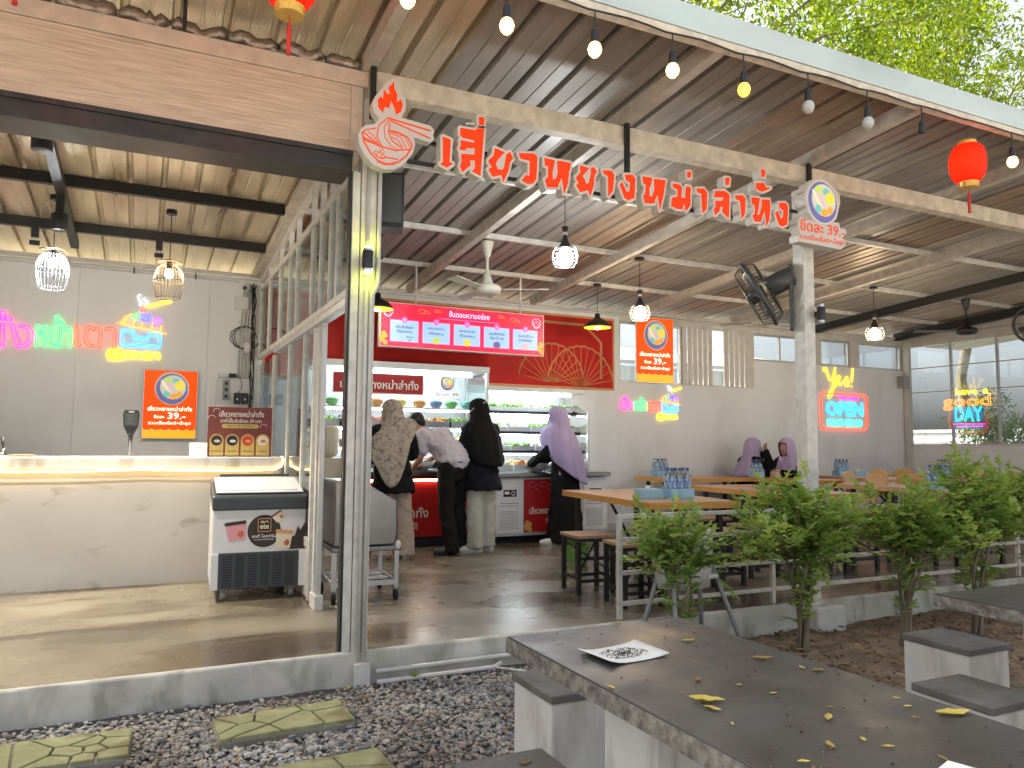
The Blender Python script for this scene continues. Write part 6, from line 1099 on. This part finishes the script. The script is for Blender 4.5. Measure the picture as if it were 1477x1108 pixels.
# ------------------------------------------------------------------ shrubs
def leaf(g, p, d, n, L_, w_, rv, droop=.15):
    d = d.normalized(); a = d.cross(n)
    if a.length < 1e-3: a = V((1, 0, 0))
    a.normalize(); n = a.cross(d); m = p + d * L_ * .5 - n * L_ * .03; t = p + d * L_ - n * L_ * droop
    o = len(g.v); g.v += [tuple(q) for q in (p, p + d * L_ * .35 + a * w_ + n * w_ * .35, p + d * L_ * .72 + a * w_ * .75 + n * w_ * .2, t, p + d * L_ * .72 - a * w_ * .75 + n * w_ * .2, p + d * L_ * .35 - a * w_ + n * w_ * .35, m)]
    g.f += [(o, o + 6, o + 1), (o + 1, o + 6, o + 2), (o + 2, o + 6, o + 3), (o + 3, o + 6, o + 4), (o + 4, o + 6, o + 5), (o + 5, o + 6, o)]; g.rnd += [rv] * 7
def rdir(rr): 
    z = rr.uniform(-1, 1); a = rr.uniform(0, 6.283); r = math.sqrt(1 - z * z); return V((r * math.cos(a), r * math.sin(a), z))
def shrub(loc, top, rx, zc, nsp, seed, lab, stems=4, lean=0):
    rr = random.Random(seed); t = thing('shrub', lab, 'shrub', loc, 0, 'shrubs along the kerb'); H = top - loc[2]; zc = zc - loc[2]
    tips = []; tr = MB()
    for s_ in range(stems):
        a = s_ * 6.28 / stems + rr.uniform(-.3, .3); pts = []; tw = rr.uniform(1.5, 3)
        for k in range(9):
            f = k / 8; rad = .025 + .05 * max(0, f - .45) * 2 * rr.uniform(.7, 1.4); pts.append((rad * math.cos(a + f * tw) + lean * f, rad * math.sin(a + f * tw), f * H * .55 - .03))
        tr.tube(pts, [.016 - .007 * k / 8 for k in range(9)], 7); tips.append(V(pts[-1]))
    obj('trunk', tr, 'bark', t, smooth=True)
    g = MB(); br = MB(); shoots = []
    for k in range(max(9, nsp // 20)):       # main shoots, uneven in reach, carry the sprigs
        u = rdir(rr); u = V((u.x, u.y * .75, abs(u.z) * 1.1 - .18)); o = tips[k % len(tips)]; f = rr.uniform(.6, 1.12)
        e = V((u.x * rx * f * 1.2 + lean, u.y * rx * f * 1.2, zc - .06 + u.z * (H - zc) * f * 1.1)); m_ = o.lerp(e, .5) + V((rr.uniform(-.04, .04), rr.uniform(-.04, .04), .03))
        shoots.append((o, m_, e)); br.tube([o, m_, e], [.007, .005, .0025], 5)
    for k in range(nsp):
        o, m_, e = shoots[k % len(shoots)]; f = rr.uniform(.15, 1.05); c = (o.lerp(m_, f * 2) if f < .5 else m_.lerp(e, f * 2 - 1)); u = rdir(rr); c = c + u * rr.uniform(.01, .12); rad = f
        if k % 14 == 0: c = V((rr.uniform(-.08, .08) + lean * .5, rr.uniform(-.06, .06), rr.uniform(.15 * H, zc * .7)))
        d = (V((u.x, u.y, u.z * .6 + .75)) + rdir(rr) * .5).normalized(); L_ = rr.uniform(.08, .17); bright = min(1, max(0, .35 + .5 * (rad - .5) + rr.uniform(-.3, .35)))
        br.tube([c, c + d * L_], [.0022, .0012], 4)
        sd_ = d.cross(V((0, 0, 1))).normalized() if abs(d.z) < .95 else V((1, 0, 0)); nl = int(L_ / .017)
        for q in range(nl):
            f = q / nl; pp_ = c + d * L_ * f + V((0, 0, -.12 * L_ * f * f)); sg_ = 1 if q % 2 else -1
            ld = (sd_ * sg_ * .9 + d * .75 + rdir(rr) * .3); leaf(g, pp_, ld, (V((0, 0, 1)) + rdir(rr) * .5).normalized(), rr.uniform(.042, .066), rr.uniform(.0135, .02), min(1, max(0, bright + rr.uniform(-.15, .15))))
        leaf(g, c + d * L_ + V((0, 0, -.2 * L_)), d, V((0, 0, 1)), .06, .014, bright)
    obj('branches', br, 'twig', t, kind='stuff'); obj('crown', g, 'shrub_leaf', t)
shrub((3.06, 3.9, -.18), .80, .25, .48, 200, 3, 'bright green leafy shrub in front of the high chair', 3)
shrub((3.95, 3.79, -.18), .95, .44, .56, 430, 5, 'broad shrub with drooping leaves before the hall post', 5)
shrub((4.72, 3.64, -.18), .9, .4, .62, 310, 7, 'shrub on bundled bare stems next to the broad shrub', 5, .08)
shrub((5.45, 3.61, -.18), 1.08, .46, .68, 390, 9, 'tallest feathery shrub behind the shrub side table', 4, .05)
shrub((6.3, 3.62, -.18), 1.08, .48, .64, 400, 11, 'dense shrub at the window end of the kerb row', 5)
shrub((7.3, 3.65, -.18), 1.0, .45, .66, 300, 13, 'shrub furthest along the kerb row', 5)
wd = thing('weed', 'tiny green weed sprouting between the white pipes', 'weed', (1.42, 4.19, -.16)); g = MB(); rr = random.Random(6)
for k in range(14): leaf(g, V((0, 0, 0)), rdir(rr) * .6 + V((0, 0, 1)), V((0, 1, 0)), rr.uniform(.03, .06), .006, rr.random())
obj('leaves', g, 'shrub_leaf', wd)
g = MB(); rr = random.Random(2)
for k in range(160): leaf(g, V((rr.uniform(-.09, .09), rr.uniform(-.09, .09), .1 + rr.uniform(0, .06))), rdir(rr) + V((0, 0, .6)), V((0, 0, 1)), .07, .015, rr.uniform(0, .6))
obj('leaves', g, 'hedge_leaf', pt)

# ------------------------------------------------------------------ trees beyond the roof and outside the windows
def tree(loc, H, boxc, boxr, ncl, per, ls, mt, lab, seed, nb=16, base=.22):
    rr = random.Random(seed); t = thing('tree', lab, 'tree', loc, 0, 'trees beyond the roof'); tr = MB(); pts = [(rr.uniform(-.1, .1) * k, rr.uniform(-.1, .1) * k, H * k / 5 - .1) for k in range(6)]
    tr.tube(pts, [base * (1 - .09 * k) for k in range(6)], 10); obj('trunk', tr, 'bark', t, smooth=True); top = V(pts[-1]); br = MB(); ends = []
    for k in range(nb):
        u = rdir(rr); e = V(boxc) + V((u.x * boxr[0], u.y * boxr[1], u.z * boxr[2])) * rr.uniform(.45, .95); m = (top + e) / 2 + V((rr.uniform(-.6, .6), rr.uniform(-.6, .6), rr.uniform(.2, .9))) * min(boxr) * .38; m2 = m.lerp(e, .5) + rdir(rr) * .15 * min(boxr)
        br.tube([top, top.lerp(m, .5) + rdir(rr) * .08 * min(boxr), m, m2, e], [base * .42, base * .32, base * .22, base * .13, base * .05], 6)
        for q in range(5):
            a = (m, m2, e)[q % 3]; e2 = a + rdir(rr) * rr.uniform(.25, .7) * min(boxr); br.tube([a, (a + e2) / 2 + rdir(rr) * .05 * min(boxr), e2], [base * .09, base * .06, base * .03], 5); ends.append(e2)
        ends += [e, m2]
    obj('branches', br, 'bark', t, smooth=True); g = MB()
    for k in range(ncl):
        if k < len(ends): c = ends[k]
        else: u = rdir(rr); c = V(boxc) + V((u.x * boxr[0], u.y * boxr[1], u.z * boxr[2])) * rr.uniform(.15, 1) ** .5
        R_ = rr.uniform(.14, .31) * min(boxr); bv = rr.uniform(.1, .9)
        for q in range(per):
            p_ = c + rdir(rr) * R_ * rr.uniform(0, 1) ** .5; d = (rdir(rr) + V((0, 0, -.3)))
            leaf(g, p_, d, (V((0, 0, 1)) + rdir(rr) * .8).normalized(), ls * rr.uniform(.7, 1.3), ls * .2 * rr.uniform(.8, 1.2), min(1, max(0, bv + rr.uniform(-.25, .25))), .1)
    obj('crown', g, mt, t)
tree((9.2, 15.0, -.2), 8, (2.8, -3.5, 10.4), (6.5, 2.6, 3.2), 480, 56, .14, 'tree_leaf', 'tall sunlit tree with fine yellow green leaves over the roof', 31)
tree((27, 18, -.2), 10, (-6.0, -4, 12.5), (7, 3, 4.2), 330, 56, .17, 'tree_leaf', 'sunlit tree standing further along behind the roof', 33)
tree((13.6, 8.7, -.2), .9, (0, -.2, 1.55), (.8, .8, .75), 90, 60, .07, 'hedge_leaf', 'small leafy tree outside the window grid by the corner', 35, 6, .05)
tree((14.2, 7.0, -.2), .9, (.2, .1, 1.4), (.9, .9, .65), 90, 60, .07, 'hedge_leaf', 'round leafy tree outside the middle window panes', 37, 6, .05)
sh = thing('neighbour_shed', 'pale corrugated shed standing behind the hall', 'shed', (5.2, 11.2, -.2)); 
for k in range(30): obj('wall_sheet', MB().box(k * .24, k * .24 + .225, -.012 if k % 2 else 0, .02, 0, 2.75), 'shed_sheet', sh)
obj('roof', MB().add([(-.4, -.7, 2.7), (7.6, -.7, 2.7), (7.6, 3, 3.5), (-.4, 3, 3.5), (-.4, -.7, 2.76), (7.6, -.7, 2.76), (7.6, 3, 3.56), (-.4, 3, 3.56)], [(3, 2, 1, 0), (4, 5, 6, 7), (0, 1, 5, 4), (1, 2, 6, 5), (2, 3, 7, 6), (3, 0, 4, 7)]), 'shed_roof', sh); obj('shed_door', MB().box(3.0, 3.9, -.03, -.015, 0, 2.0), 'grey_tube', sh)
bo = thing('boundary_wall', 'long pale boundary wall outside the window grid', 'wall', (19, 6, -.2))
for k in range(8): obj('wall_panel', MB().box(0, .15, -9 + k * 2.4, -6.62 + k * 2.4, 0, 1.75), 'plaster', bo)
obj('coping', MB().box(-.05, .2, -9.1, 10.3, 1.751, 1.83), 'concrete', bo)
